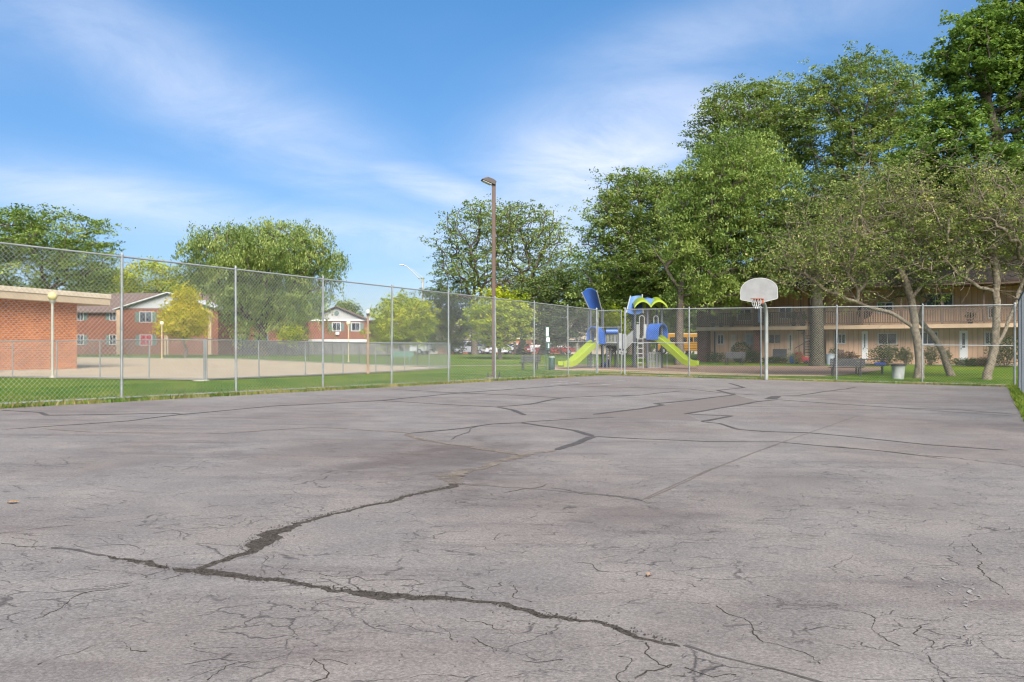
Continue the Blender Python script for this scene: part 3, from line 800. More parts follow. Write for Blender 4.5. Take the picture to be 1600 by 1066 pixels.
# ------------------------------------------------------------------ poles and lamps
def light_pole():
    Z = 33.0; x = X(771.5, Z); z = G(x, Z); top = 7.85
    root = thing('light_pole', 'tall brown square light pole behind the left court fence with a tilted lamp head', 'light pole', (x, Z, z))
    mb = MB(); mb.slab([(x - .075, Z - .075, z + .05), (x + .075, Z - .075, z + .05), (x + .075, Z + .075, z + .05), (x - .075, Z + .075, z + .05)], (0, 0, top - .05)); mb.build('pole', BROWNP, root, bevel=.012)
    mb = MB(); mb.box(x, Z, z + .065, .34, .34, .03); mb.box(x, Z, z + .12, .2, .2, .08); mb.build('base_plate', BROWNP, root)
    mb = MB(); mb.lathe((x, Z, z), [(.34, -.1), (.34, .045), (.31, .05)], 20); mb.build('concrete_base', CONC, root)
    for a in (-.23, .23):
        mb = MB(); mb.tube([(x + a, Z, z + .04), (x + a, Z, z + .26)], .018, 8); mb.lathe((x + a, Z, z + .05), [(.05, 0), (.05, .06)], 6); mb.lathe((x + a, Z, z + .15), [(.035, 0), (.035, .04)], 6); mb.build('anchor_bolt', DKMETAL, root)
    mb = MB()
    d = Vector((-0.93, -.3, 0.36)).normalized(); s = Vector((.3, -.93, 0)).normalized(); u = s.cross(d); u = u if u.z > 0 else -u
    o = Vector((x, Z, z + top - .02))
    prof = [(.06, -.10), (.06, .06), (-.10, .10), (-.34, .08), (-.50, -.06), (-.50, -.11)]
    mb.slab([o + d * (-a) * 1 + u * b - s * .16 for a, b in prof], s * .32)
    mb.build('lamp_head', M('lamp_head_paint', (0.075, 0.062, 0.055), .5, .15, 5), root, bevel=.02)
    mb = MB(); mb.slab([o + d * a - u * .115 - s * .13 for a in (.08, .46)] + [o + d * a - u * .115 + s * .13 for a in (.46, .08)], -u * .02); mb.build('lens', M('lamp_lens', (.45, .46, .46), .3, .05, 3), root)
    mb = MB(); mb.box(x, Z, z + top - .1, .16, .16, .1); mb.build('bracket', BROWNP, root)
light_pole()
def globe_lamp(px, Z, top, gd, pole_r, mpole, mglobe, label, base=None, clear=False):
    x = X(px, Z); z = G(x, Z); zt = zz(top, Z)
    root = thing('globe_lamp', label, 'lamp post', (x, Z, z), group='globe lamps around the concrete pad')
    mb = MB(); mb.tube([(x, Z, z - .05), (x, Z, zt - gd)], pole_r, 10); mb.lathe((x, Z, z), [(pole_r * 2, 0), (pole_r * 2, .06), (pole_r * 1.1, .12)], 12); mb.build('pole', mpole, root, smooth=True)
    mb = MB(); mb.lathe((x, Z, zt - gd - .03), [(pole_r * 1.3, -.06), (gd * .3, 0), (gd * .32, .05)], 12); mb.build('collar', DKMETAL if clear else mpole, root, smooth=True)
    mb = MB(); mb.ball((x, Z, zt - gd / 2), gd / 2, 18); mb.build('globe', mglobe, root, smooth=True)
YGL = M('yellowed_globe', (0.52, 0.44, 0.20), .35, .05, 4); CRM = M('cream_globe', (0.72, 0.62, 0.38), .35, .05, 4)
CLR, t_, b_ = newmat('clear_globe'); b_.inputs['Base Color'].default_value = (.85, .88, .9, 1); b_.inputs['Roughness'].default_value = .1; b_.inputs['Alpha'].default_value = .28
POLEG = M('grey_pole', (0.33, 0.31, 0.25), .6, .1, 4); POLEB = M('rusty_brown_pole', (0.27, 0.17, 0.11), .7, .2, 5); POLET = M('tan_pole', (0.48, 0.38, 0.22), .6, .1, 4)
globe_lamp(82, 33.2, 455.5, .38, .055, POLEG, YGL, 'globe lamp with yellowed globe in front of the orange brick wall')
globe_lamp(253, 66.5, 502, .33, .045, POLET, CRM, 'globe lamp on a thin tan pole in front of the yellow tree')
globe_lamp(544.5, 60, 501, .33, .04, POLET, CRM, 'globe lamp on a thin tan pole in front of the white gabled house')
globe_lamp(575, 41.0, 482.5, .26, .055, POLEB, CLR, 'globe lamp with clear globe on a rusty brown pole at the low fence', clear=True)
def street_lamp():
    Z = 100; x = X(660.5, Z); z = G(x, Z); top = zz(433, Z)
    root = thing('street_lamp', 'tall pale street lamp with a curved arm above the round yellow green tree', 'street lamp', (x, Z, z))
    PG = M('weathered_pole', (.42, .40, .36), .6, .1, 2)
    mb = MB(); mb.tube([(x, Z, z), (x, Z, top)], [.16, .10], 10); mb.lathe((x, Z, z), [(.26, 0), (.26, .3), (.17, .35)], 10); mb.build('pole', PG, root, smooth=True)
    mb = MB(); P = [PT(a, b, Z) for a, b in ((660.5, 440), (655, 435), (648, 428), (641, 421), (635, 416), (630, 414.5))]; mb.tube(P, .05, 8)
    mb.tube([PT(660.5, 434, Z), PT(651, 426.5, Z), PT(643, 420, Z)], .03, 8); mb.build('arm', PG, root, smooth=True)
    mb = MB(); e = Vector(PT(630, 414.2, Z)); mb.slab([e + Vector((.1, -.14, -.05)), e + Vector((-.45, -.1, -.06)), e + Vector((-.45, .1, -.06)), e + Vector((.1, .14, -.05))], (0, 0, .12)); mb.build('lamp_head', M('lamp_grey', (.5, .5, .5), .5, .1, 3), root, bevel=.03)
street_lamp()

# ------------------------------------------------------------------ basketball hoop
def hoop():
    Zp = 34.35; xp = X(1197.5, Zp); zg = cz(xp, Zp)
    root = thing('basketball_hoop', 'basketball hoop with white fan shaped backboard on a bent grey pole', 'basketball hoop', (xp, Zp, zg))
    D = Vector((-VX, -VY, 0)); S = Vector((VY, -VX, 0))     # towards the court, along the board
    p = Vector((xp, Zp, zg))
    POL = M('hoop_pole_paint', (.27, .29, .27), .55, .15, 4, .2)
    zb = zz(452, 33.3)
    path = [p + Vector((0, 0, -.05)), p + Vector((0, 0, 2.55))]
    for i in range(1, 9):
        a = i / 8 * math.pi / 2
        path.append(p + Vector((0, 0, 2.55)) + Vector((0, 0, .62 * math.sin(a))) + D * (.62 * (1 - math.cos(a))))
    path.append(p + Vector((0, 0, 3.17)) + D * 1.1)
    mb = MB(); mb.tube(path, .075, 12); mb.build('pole', POL, root, smooth=True)
    mb = MB(); mb.tube([p + Vector((0, 0, 3.17)) + D * .75, p + Vector((0, 0, 3.62)) + D * 1.22], .03, 8); mb.build('brace', POL, root)
    c = p + D * 1.25; bz = zz(472, 33.3)
    W, Hh = .745, .97
    out = [(-.30, -.0), (.30, .0), (W - .045, .09), (W - .012, .11), (W, .15), (W, .46)]
    n = 18
    for i in range(1, n):
        a = math.pi * i / n
        out.append((math.cos(a) * W, .46 + math.sin(a) * (Hh - .46)))
    out += [(-W, .46), (-W, .15), (-W + .012, .11), (-W + .045, .09)]
    mb = MB(); mb.slab([Vector((c.x, c.y, bz)) + S * a + Vector((0, 0, b)) for a, b in out], D * .045)
    BB = M('backboard_paint', (.245, .245, .235), .6, .05, 2.2, col2=(.30, .30, .29)); board = mb.build('backboard', BB, root)
    mb = MB()
    q = [Vector((c.x, c.y, bz)) + D * .046 + S * a + Vector((0, 0, b)) for a, b in out]
    cc = Vector((c.x, c.y, bz + .45)) + D * .046
    q2 = [v + (cc - v).normalized() * .035 for v in q]; k = len(q)
    vs = [v + D * .004 for v in q] + [v + D * .004 for v in q2]
    mb.add(vs, [(i, (i + 1) % k, k + (i + 1) % k, k + i) for i in range(k)]); mb.build('rim_edge', M('rubbed_board_edge', (.38, .38, .36), .6, .12, 6), board)
    # ring
    RED = M('hoop_orange', (.36, .12, .065), .55, .12, 6)
    rz = bz + .10; rc = Vector((c.x, c.y, rz)) + D * (.045 + .15 + .23)
    mb = MB(); mb.tube([rc + (D * math.cos(t) + S * math.sin(t)) * .23 for t in [2 * math.pi * i / 24 for i in range(25)]], .012, 8, cap=False)
    mb.build('ring', RED, root, smooth=True)
    mb = MB()
    b0 = Vector((c.x, c.y, rz)) + D * .047
    mb.slab([b0 + S * -.20 + Vector((0, 0, -.16)), b0 + S * .20 + Vector((0, 0, -.16)), b0 + S * .20 + Vector((0, 0, .03)), b0 + S * -.20 + Vector((0, 0, .03))], D * .02)
    mb.slab([b0 + S * -.20 + Vector((0, 0, .01)), b0 + S * .20 + Vector((0, 0, .01)), b0 + S * .16 + D * .28 + Vector((0, 0, .01)), b0 + S * -.16 + D * .28 + Vector((0, 0, .01))], (0, 0, .012))
    for s_ in (-1, 1): mb.tube([b0 + S * .12 * s_ + Vector((0, 0, -.14)), b0 + S * .15 * s_ + D * .3], .012, 6)
    mb.build('bracket', RED, root)
    mb = MB(); r = random.Random(2)
    for i in range(12):
        if i in (3, 8, 9): continue
        t = 2 * math.pi * i / 12; ln = .42 * r.uniform(.55, 1.0)
        for s_ in (-1, 1):
            a = rc + (D * math.cos(t) + S * math.sin(t)) * .23
            t2 = t + s_ * .26; b = rc + (D * math.cos(t2) + S * math.sin(t2)) * .17 + Vector((0, 0, -.2))
            t3 = t; e = rc + (D * math.cos(t3) + S * math.sin(t3)) * .14 + Vector((0, 0, -ln))
            mb.tube([a, b, e], .006, 4)
    mb.build('net', WHITE, root)
hoop()

# ------------------------------------------------------------------ playground
LIME = M('lime_plastic', (0.235, 0.305, 0.010), .45, .06, 1.2, spec=.5)
BLUE = M('blue_plastic', (0.035, 0.105, 0.36), .4, .1, 1.5, spec=.5)
LBLUE = M('light_blue_plastic', (0.075, 0.155, 0.36), .4, .08, 1.5, spec=.5)
SLATE = M('slate_post_paint', (0.075, 0.084, 0.10), .5, .1, 2)
LGREY = M('light_grey_panel', (0.28, 0.29, 0.28), .5, .1, 2)
DKPL = M('dark_plastic', (0.022, 0.022, 0.026), .5, .2, 4)
def playground():
    Z0 = 50.0; S = Z0 / F
    def q(px, py, d=0.0): return Vector(((px - 800) * S, Z0 + d, CZ - (py - HZ) * S))
    gz = G(7, 50) + .03
    root = thing('playground_structure', 'blue and lime playground climber with two slides beyond the far fence', 'playground', (q(965, 0).x, Z0, gz))
    def post(px, top, d, r=.06, m=SLATE):
        mb = MB(); b = q(px, 0, d); mb.tube([(b.x, b.y, gz - .05), (b.x, b.y, q(0, top).z)], r, 10)
        mb.ball((b.x, b.y, q(0, top).z), r * 1.05, 10); mb.build('post', m, root, smooth=True)
    for a in ((923, 484, 0), (942, 484, -.1), (922, 486, 1.2), (944, 486, 1.2), (954, 540, .3), (947.5, 545, -.2), (965, 514, -.2), (971.5, 523, -.2), (974.5, 523, .9), (965, 514, 1.1)): post(*a)
    for a in ((992, 476, 0), (1011, 474, -.15), (1034, 476, 0), (994, 480, 1.2), (1032, 480, 1.2)): post(*a, r=.07)
    # decks
    mb = MB()
    def deck(x0, x1, y, d0, d1, th=.1):
        a, b = q(x0, y, d0), q(x1, y, d0); mb.slab([a, b, q(x1, y, d1), q(x0, y, d1)], (0, 0, -th))
    deck(921, 945, 538, -.1, 1.25); deck(945.2, 965, 537, -.2, 1.15); deck(965.2, 976, 545, -.2, .95); deck(991, 1036, 529, -.1, 1.3)
    mb.build('deck', DKPL, root)
    # leaning blue shade panels with grey side rails
    def shade(quad, name, mat, bulge=.18):
        a, b, c, d = quad; n = 8
        mb = MB(); vs = []
        nor = (b - a).cross(d - a).normalized()
        for i in range(n + 1):
            t = i / n; arch = math.sin(math.pi * t)
            top = a.lerp(b, t) + Vector((0, 0, .16 * arch)) + nor * bulge * arch; bot = d.lerp(c, t) + nor * bulge * arch + Vector((0, 0, -.02 * arch))
            vs += [top, bot, top + nor * .05, bot + nor * .05]
        fs = []
        for i in range(n):
            k = i * 4
            fs += [(k, k + 4, k + 5, k + 1), (k + 2, k + 3, k + 7, k + 6), (k, k + 2, k + 6, k + 4), (k + 1, k + 5, k + 7, k + 3)]
        fs += [(0, 1, 3, 2), (n * 4, n * 4 + 2, n * 4 + 3, n * 4 + 1)]
        mb.add(vs, fs); o = mb.build(name, mat, root, smooth=True)
        mb = MB()
        for p, r in ((a, d), (b, c)): mb.tube([p + (p - r) * .06, r - (p - r) * .06], .04, 8)
        mb.build('rail', LGREY, o)
    shade((q(908.5, 460, -.5), q(931.5, 457.5, -.5), q(941, 483.5, .4), q(923, 485.5, .4)), 'shade_panel', BLUE)
    shade((q(987, 463, .6), q(1006, 461, .6), q(1004, 488, -.2), q(978, 488, -.2)), 'shade_panel', LBLUE)
    # double arched lime roof
    def arch_roof():
        mb = MB(); n = 12
        def row(d, sx, dz):
            out = []
            for side in (0, 1):
                for i in range(n + 1):
                    t = i / n
                    x = (988.5 + 25.5 * t) if side == 0 else (1014 + 25.5 * t)
                    tt = t if side == 0 else 1 - t
                    y = 484.5 - 1.5 * tt - 10.5 * max(0, math.sin(math.pi * (tt * .97 + .02))) ** .75
                    p = q(1014 + (x - 1014) * sx, y, d); p.z += dz; out.append(p)
            return out
        A = row(-.75, 1, 0); B = row(.25, .97, .24); Cc = row(1.3, 1, -.05); k = len(A)
        up = Vector((0, 0, .13))
        vs = A + B + Cc + [p + up for p in A] + [p + up for p in B] + [p + up for p in Cc]; fs = []
        for i in range(k - 1):
            for r in (0, 1):
                fs.append((r * k + i, (r + 1) * k + i, (r + 1) * k + i + 1, r * k + i + 1))
                fs.append((3 * k + r * k + i, 3 * k + r * k + i + 1, 3 * k + (r + 1) * k + i + 1, 3 * k + (r + 1) * k + i))
            fs.append((i, i + 1, 3 * k + i + 1, 3 * k + i)); fs.append((2 * k + i + 1, 2 * k + i, 5 * k + i, 5 * k + i + 1))
        mb.add(vs, fs); o = mb.build('roof', LIME, root, smooth=True)
        mb = MB(); mb.slab([q(1000.5, 472.5, -.35), q(1006, 468.5, -.35), q(1014, 467, -.35), q(1021, 468.5, -.35), q(1026.5, 471.5, -.35), q(1014, 479, -.62)], (0, .9, .12)); mb.build('roof_ridge', LBLUE, o)
    arch_roof()
    # slides: a chute with raised sides
    prof = [(-.36, .26), (-.30, .28), (-.26, .05), (-.04, .03), (0, .07), (.04, .03), (.26, .05), (.30, .28), (.36, .26), (.33, -.05), (-.33, -.05)]
    def slide(pts, name='slide'):
        P = [q(*p) for p in pts]; R = []
        for i in range(len(P) - 1):
            p0 = P[max(i - 1, 0)]; p1 = P[i]; p2 = P[i + 1]; p3 = P[min(i + 2, len(P) - 1)]
            for j in range(5):
                t = j / 5
                R.append(.5 * ((2 * p1) + (-p0 + p2) * t + (2 * p0 - 5 * p1 + 4 * p2 - p3) * t * t + (-p0 + 3 * p1 - 3 * p2 + p3) * t ** 3))
        R.append(P[-1]); mb = MB(); mb.sweep(R, prof); return mb.build(name, LIME, root, smooth=True)
    slide([(932, 538, -.1), (925, 540.5, -.5), (910, 553.5, -1.0), (895, 566, -1.5), (886, 570.8, -1.8), (873, 571.3, -2.1)])
    slide([(1023, 530.5, -.1), (1029, 533, -.5), (1045, 549, -1.1), (1059, 564, -1.6), (1067, 569, -1.9), (1078, 570.5, -2.1)])
    # slide hoods
    def hood(c, w, h, depth, dirx, mat, wall=.05):
        d = Vector(dirx).normalized(); s = d.cross(Vector((0, 0, 1))).normalized(); mb = MB(); n = 10
        def arc(r, hh): return [c + s * (-r)] + [c + s * (-r * math.cos(math.pi * i / n)) + Vector((0, 0, hh * .45 + (hh * .55) * math.sin(math.pi * i / n))) for i in range(n + 1)] + [c + s * r]
        A = arc(w, h); B = arc(w - wall, h - wall); k = len(A)
        vs = A + B + [p + d * depth for p in A] + [p + d * depth for p in B]; fs = []
        for i in range(k - 1):
            fs += [(i, i + 1, k + i + 1, k + i), (2 * k + i + 1, 2 * k + i, 3 * k + i, 3 * k + i + 1), (i + 1, i, 2 * k + i, 2 * k + i + 1), (k + i, k + i + 1, 3 * k + i + 1, 3 * k + i)]
        mb.add(vs, fs); return mb.build('slide_hood', mat, root, smooth=True)
    hood(q(937, 538, .2), .44, 1.08, .75, (-.62, -.78, 0), BLUE)
    hood(q(1018, 531, .1), .52, .98, .85, (.72, -.69, 0), BLUE)
    # picket panels
    def pickets(x0, y0, x1, y1, d, n, mat=LGREY, name='railing', d1=None, slope=0.0):
        mb = MB(); d1 = d if d1 is None else d1
        for yy in (y0, y1):
            mb.tube([q(x0, yy, d), q(x1, yy + slope, d1)], .025, 6)
        for i in range(n + 1):
            t = i / n; x = x0 + (x1 - x0) * t; dd = d + (d1 - d) * t
            mb.tube([q(x, y0 + slope * t, dd), q(x, y1 + slope * t, dd)], .02, 5)
        return mb.build(name, mat, root)
    pickets(946, 521.5, 963.5, 536, -.22, 8); pickets(1013.5, 551.5, 1032, 575, -.1, 8)
    pickets(978, 529, 992, 545, .1, 9, slope=-14, name='bridge_railing'); pickets(978, 530, 992, 546, 1.1, 9, slope=-14, name='bridge_railing')
    mb = MB(); mb.slab([q(976, 545.5, .1), q(992, 530.5, .1), q(992, 530.5, 1.1), q(976, 545.5, 1.1)], (0, 0, -.08)); mb.build('bridge', DKPL, root)
    mb = MB(); mb.tube([q(946, 518.5, -.25), q(964, 518.5, -.25)], .15, 12); mb.build('roller_panel', BLUE, root, smooth=True)
    def panel(x0, y0, x1, y1, d, mat=LGREY):
        mb = MB(); mb.slab([q(x0, y0, d), q(x1, y0, d), q(x1, y1, d), q(x0, y1, d)], (0, .06, 0)); mb.build('side_panel', mat, root, bevel=.02)
    panel(966.5, 521, 971, 545, -.26); panel(973, 522, 978, 546, -.2); panel(994, 507, 999, 528.5, -.1); panel(1004.5, 507, 1009.5, 529, -.2); panel(1013, 507.5, 1020, 530, -.18, BLUE); panel(966.5, 524, 968.5, 541, .4, BLUE)
    # loop handles and ladder
    for (xa, xb, yt, yb, d) in ((998, 1005.5, 494, 523, -.3), (1021, 1028, 494, 507, -.1)):
        mb = MB(); pts = [q(xa, yb, d)] + [q((xa + xb) / 2 - (xb - xa) / 2 * math.cos(math.pi * i / 8), yt + 3 - 3.2 * math.sin(math.pi * i / 8), d) for i in range(9)] + [q(xb, yb, d)]
        mb.tube(pts, .024, 6); mb.build('loop_handle', LGREY, root, smooth=True)
    mb = MB(); mb.tube([q(994.5, 528, -.5), q(994.5, 575.2, -.6)], .03, 6); mb.tube([q(1002.5, 526, -.5), q(1002.5, 575.2, -.6)], .03, 6)
    for y in (530, 537.5, 544.5, 552.5, 559.5, 567, 573.5): mb.tube([q(994.5, y, -.55), q(1002.5, y, -.55)], .026, 6)
    mb.build('ladder', LGREY, root)
    mb = MB(); mb.tube([q(920, 555, .5), q(920, 575, .5)], .025, 6); mb.tube([q(928, 552, .5), q(928, 575, .5)], .025, 6)
    for y in (555, 560, 565.5, 571): mb.tube([q(920, y, .5), q(928, y, .5)], .025, 6)
    mb.build('ladder', LGREY, root)
    mb = MB(); mb.tube([q(1039.5, 552, -.6), q(1039.5, 576, -.6)], .028, 6); mb.build('slide_support', LGREY, root)
    # dark curved climbing wall with tan holds, and a blue stepping pod
    mb = MB(); prof = [(964, 541), (963.5, 547), (960, 552), (957.5, 558), (956, 568), (955, 573.5), (951.5, 573.5), (952, 565), (951, 556), (949.5, 549), (948.5, 541)]
    mb.slab([q(a, b, .35) for a, b in prof], (0, .45, 0)); cw = mb.build('climbing_wall', DKPL, root, bevel=.03)
    HOLD = M('tan_hold', (.34, .26, .17), .7, .1, 8)
    mb = MB()
    for a, b in ((950.5, 546), (952, 549.5), (949.8, 552), (951.5, 556), (953, 560.5), (956, 546)): mb.ball(q(a, b, .33), .07, 8, sq=(1.3, .6, .8))
    mb.build('hand_hold', HOLD, cw)
    mb = MB(); c = q(947, 569, .6); mb.lathe((c.x, c.y, gz), [(.17, 0), (.26, .12), (.27, .28), (.2, .36)], 14); mb.build('stepping_pod', M('navy_plastic', (.02, .035, .09), .5, .1, 3), root, smooth=True)
    mb = MB(); mb.tube([q(1022, 545, .6), q(1022, 566, .6)], .03, 6); mb.lathe(tuple(q(1022, 566, .6)), [(.18, 0), (.2, .05), (.15, .09)], 12); mb.build('spinner_seat', LGREY, root)
playground()

# ------------------------------------------------------------------ benches and small furniture
DGREEN = M('dark_green_paint', (0.012, 0.05, 0.04), .5, .15, 4)
GREENB = M('green_bench_paint', (0.085, 0.18, 0.125), .6, .1, 3)
GREYB = M('grey_slat_plastic', (0.042, 0.043, 0.048), .6, .15, 5)
CHAR = M('charcoal_plastic', (0.05, 0.052, 0.055), .6, .15, 5)
def bench(px, Z, w, rz, label, slat, leg, back=True, h=.84, group=None, facing=1):
    x = X(px, Z); z = G(x, Z)
    root = thing('park_bench', label, 'bench', (x, Z, z), rz, group)
    f = facing
    mb = MB()
    for i in range(3): mb.box(0, f * (.06 + i * .135), .44, w, .12, .04)
    mb.build('seat', slat, root, local=True, bevel=.01)
    mb = MB()
    for i in range(3): mb.box(0, -f * (.05 + .03 * i), .55 + i * .125, w, .035, .115)
    mb.build('backrest', slat, root, local=True, bevel=.01)
    for s in (-1, 1):
        mb = MB(); sx = s * (w / 2 - .18)
        mb.tube([(sx, -f * .02, 0), (sx, -f * .02, .42), (sx, -f * .12, h)], .035, 8)
        mb.tube([(sx, f * .40, 0), (sx, f * .38, .40), (sx, -f * .02, .41)], .03, 8)
        mb.build('leg', leg, root, local=True)
    return root
bench(829, 46.5, 1.15, math.radians(12), 'charcoal bench on the lawn left of the green waste station, seen from behind', CHAR, DKMETAL, facing=1)
bench(628, 57.5, 1.6, math.radians(-6), 'faded green bench on the lawn behind the low fence', GREENB, GREENB, facing=-1)
bench(1148.5, 55.0, 1.35, math.radians(4), 'grey bench at the back edge of the wood chips, below the round clipped bush', GREYB, DKMETAL, facing=1)
bench(1323.5, 38.6, 1.55, math.radians(-10), 'large grey bench with black legs nearest the far fence, beside the white trash can', GREYB, DKMETAL, facing=1, h=.9)
def picnic_table():
    Z = 41.5; x = X(1358, Z); z = G(x, Z)
    root = thing('picnic_table', 'grey picnic table with a blue cushion, behind the large grey bench', 'picnic table', (x, Z, z), math.radians(-20))
    mb = MB()
    for i in range(4): mb.box(0, -.30 + i * .2, .74, 1.7, .18, .04)
    mb.build('tabletop', GREYB, root, local=True, bevel=.01)
    for s in (-1, 1):
        mb = MB(); mb.box(0, s * .68, .44, 1.7, .26, .04); mb.build('seat', GREYB, root, local=True, bevel=.01)
    for s in (-1, 1):
        mb = MB(); mb.tube([(s * .6, -.42, 0), (s * .6, -.2, .72)], .03, 6); mb.tube([(s * .6, .42, 0), (s * .6, .2, .72)], .03, 6); mb.tube([(s * .6, -.72, .41), (s * .6, .72, .41)], .03, 6); mb.build('leg', DKMETAL, root, local=True)
    mb = MB(); mb.box(.45, -.68, .53, .5, .26, .14)
    c = mb.build('seat_cushion', M('royal_blue_cloth', (.03, .07, .28), .8, .15, 5), None, bevel=.04)
    c.matrix_world = Matrix.Translation((x, Z, z)) @ Matrix.Rotation(math.radians(-20), 4, 'Z')
    tag(c, 'blue cushion lying on the near seat of the grey picnic table', 'cushion')
picnic_table()
def trash_can():
    Z = 36.4; x = X(1403.5, Z); z = G(x, Z)
    root = thing('trash_can', 'dented white trash can with a black bag, left of the pale leaning trunk', 'trash can', (x, Z, z))
    WM = M('chipped_white_metal', (.38, .40, .38), .6, .1, 3, col2=(.22, .225, .21))
    mb = MB(); mb.lathe((x, Z, z), [(.235, 0), (.24, .03), (.235, .05), (.285, .6), (.295, .61), (.295, .64), (.27, .64)], 20); mb.build('drum', WM, root, smooth=True)
    mb = MB(); mb.lathe((x, Z, z + .58), [(.30, 0), (.305, .07), (.29, .11), (.2, .12)], 20); mb.build('bag', BLACK, root, smooth=True)
trash_can()
def waste_station():
    Z = 46.0; x = X(853.2, Z); z = G(x, Z)
    root = thing('pet_waste_station', 'dark green pet waste post with pale green signs and a dispenser', 'sign post', (x, Z, z))
    mb = MB(); mb.box(x, Z, z + 1.24, .06, .05, 2.5); mb.build('post', DGREEN, root)
    PG = M('pale_green_sign', (.42, .60, .50), .5, .05, 3)
    WS = M('white_sign_mark', (.72, .76, .73), .5, .05, 3)
    def zb(y): return zz(y, Z)
    mb = MB(); mb.slab([(x + dx, Z - .045, zb(y)) for dx, y in ((-.01, 526), (.15, 526), (.15, 511.8), (-.01, 511.8))], (0, -.012, 0)); s = mb.build('sign', PG, root, bevel=.004)
    mb = MB()
    for y in (514.5, 518, 521.5): mb.ball((x + .07, Z - .06, zb(y)), .045, 10, sq=(1, .15, 1))
    mb.build('sign_mark', WS, s)
    mb = MB(); mb.slab([(x + dx, Z - .045, zb(y)) for dx, y in ((.02, 534), (.2, 534), (.2, 527.5), (.02, 527.5))], (0, -.012, 0)); s = mb.build('sign', WS, root)
    mb = MB(); mb.box(x + .12, Z - .10, zb(541), .26, .14, .42); d = mb.build('dispenser', DGREEN, root, bevel=.02)
    mb = MB(); mb.slab([(x + dx, Z - .172, zb(y)) for dx, y in ((.10, 544), (.17, 544), (.17, 537), (.10, 537))], (0, -.006, 0)); mb.build('sign_mark', PG, d)
    xc = x + .34; root2 = thing('trash_can', 'dark green trash can with pale lid standing beside the pet waste post', 'trash can', (xc, Z + .5, G(xc, Z + .5)))
    mb = MB(); zc = G(xc, Z + .5); mb.lathe((xc, Z + .5, zc), [(.17, 0), (.18, .02), (.18, .72), (.175, .73)], 16); mb.build('bin', DGREEN, root2, smooth=True)
    mb = MB(); mb.lathe((xc, Z + .5, zc + .73), [(.185, 0), (.185, .03), (.13, .06)], 16); mb.build('lid', M('pale_lid', (.34, .40, .37), .5, .1, 5), root2, smooth=True)
waste_station()

# ------------------------------------------------------------------ vehicles
TYRE = BLACK; RIM = M('wheel_rim', (.45, .46, .47), .35, .1, 5, .6)
CGLASS = glassmat('car_glass', (.015, .018, .022), .05)
LAMPR = M('tail_lamp', (.30, .015, .012), .3, .05, 5); LAMPW = M('head_lamp', (.62, .64, .66), .2, .05, 5)
def car(name, label, cat, px, Z, rz, paint, L=4.5, W=1.78, Hh=1.45, body='sedan', group='cars parked in the lot beyond the lawn', front=True):
    x = X(px, Z); z = G(x, Z) + .03
    root = thing(name, label, cat, (x, Z, z), rz, group)
    hl = L / 2
    if body == 'sedan': low = [(-hl, .35), (-hl, .75), (-hl + .25, .92), (-.55 * hl, .95), (.5 * hl, .90), (hl - .2, .78), (hl, .6), (hl, .32), (-.0, .24)]; top = [(-.72 * hl, .93), (-.42 * hl, Hh), (.12 * hl, Hh), (.45 * hl, .92)]
    elif body == 'suv': low = [(-hl, .4), (-hl, .95), (-hl + .08, 1.02), (.5 * hl, 1.0), (hl - .12, .92), (hl, .75), (hl, .36), (0, .28)]; top = [(-.97 * hl, 1.0), (-.88 * hl, Hh), (.15 * hl, Hh), (.48 * hl, 1.0)]
    else: low = [(-hl, .5), (-hl, 1.1), (.62 * hl, 1.1), (hl - .1, .98), (hl, .8), (hl, .42), (0, .36)]; top = [(-.99 * hl, 1.08), (-.97 * hl, Hh), (.42 * hl, Hh), (.66 * hl, 1.08)]
    mb = MB(); mb.slab([(a, -W / 2, b) for a, b in low], (0, W, 0))
    n = len(top)
    ins = .16
    vs = [(a, -W / 2 + (ins if b > 1.04 else .03), b) for a, b in top] + [(a, W / 2 - (ins if b > 1.04 else .03), b) for a, b in top]
    mb.add(vs, [tuple(range(n)), tuple(range(2 * n - 1, n - 1, -1))] + [(i + 1, i, n + i, n + i + 1) for i in range(n - 1)])
    mb.build('body', paint, root, local=True, bevel=.05)
    mb = MB()
    (a0, b0), (a1, b1), (a2, b2), (a3, b3) = top
    for s in (-1, 1):
        yy = s * (W / 2 - .03); yi = s * (W / 2 - ins)
        P = [Vector((a0 + .18, yy, b0 + .05)), Vector((a3 - .22, yy, b3 + .05)), Vector((a2 - .03, yi, b2 - .09)), Vector((a1 + .06, yi, b1 - .09))]
        mb.slab(P, (0, s * .015, 0))
    for (p, q_, o) in (((a2, b2), (a3, b3), 1), ((a1, b1), (a0, b0), -1)):
        v = [Vector((p[0] + (q_[0] - p[0]) * t, s * (W / 2 - .1 - ins * (1 - t)), p[1] + (q_[1] - p[1]) * t)) for t, s in ((.12, -1), (.9, -1), (.9, 1), (.12, 1))]
        mb.slab(v, (o * .02, 0, .012))
    mb.build('window', CGLASS, root, local=True)
    for sx in (-.62, .64):
        for s in (-1, 1):
            mb = MB(); mb.tube([(sx * hl, s * (W / 2 - .2), .32), (sx * hl, s * (W / 2 + .015), .32)], .32, 16); w = mb.build('wheel', TYRE, root, local=True)
            mb = MB(); mb.tube([(sx * hl, s * (W / 2 + .01), .32), (sx * hl, s * (W / 2 + .025), .32)], .19, 12); mb.build('rim', RIM, w, local=True)
    for s in (-1, 1):
        mb = MB(); mb.box(hl - .01, s * (W / 2 - .27), .66 if body == 'sedan' else .78, .06, .36, .15); mb.build('headlight', LAMPW, root, local=True)
        mb = MB(); mb.box(-hl + .01, s * (W / 2 - .2), .74 if body == 'sedan' else .9, .06, .26, .18); mb.build('tail_light', LAMPR, root, local=True)
    mb = MB(); mb.box(hl, 0, .52, .05, W * .5, .18); mb.build('grille', BLACK, root, local=True)
    return root
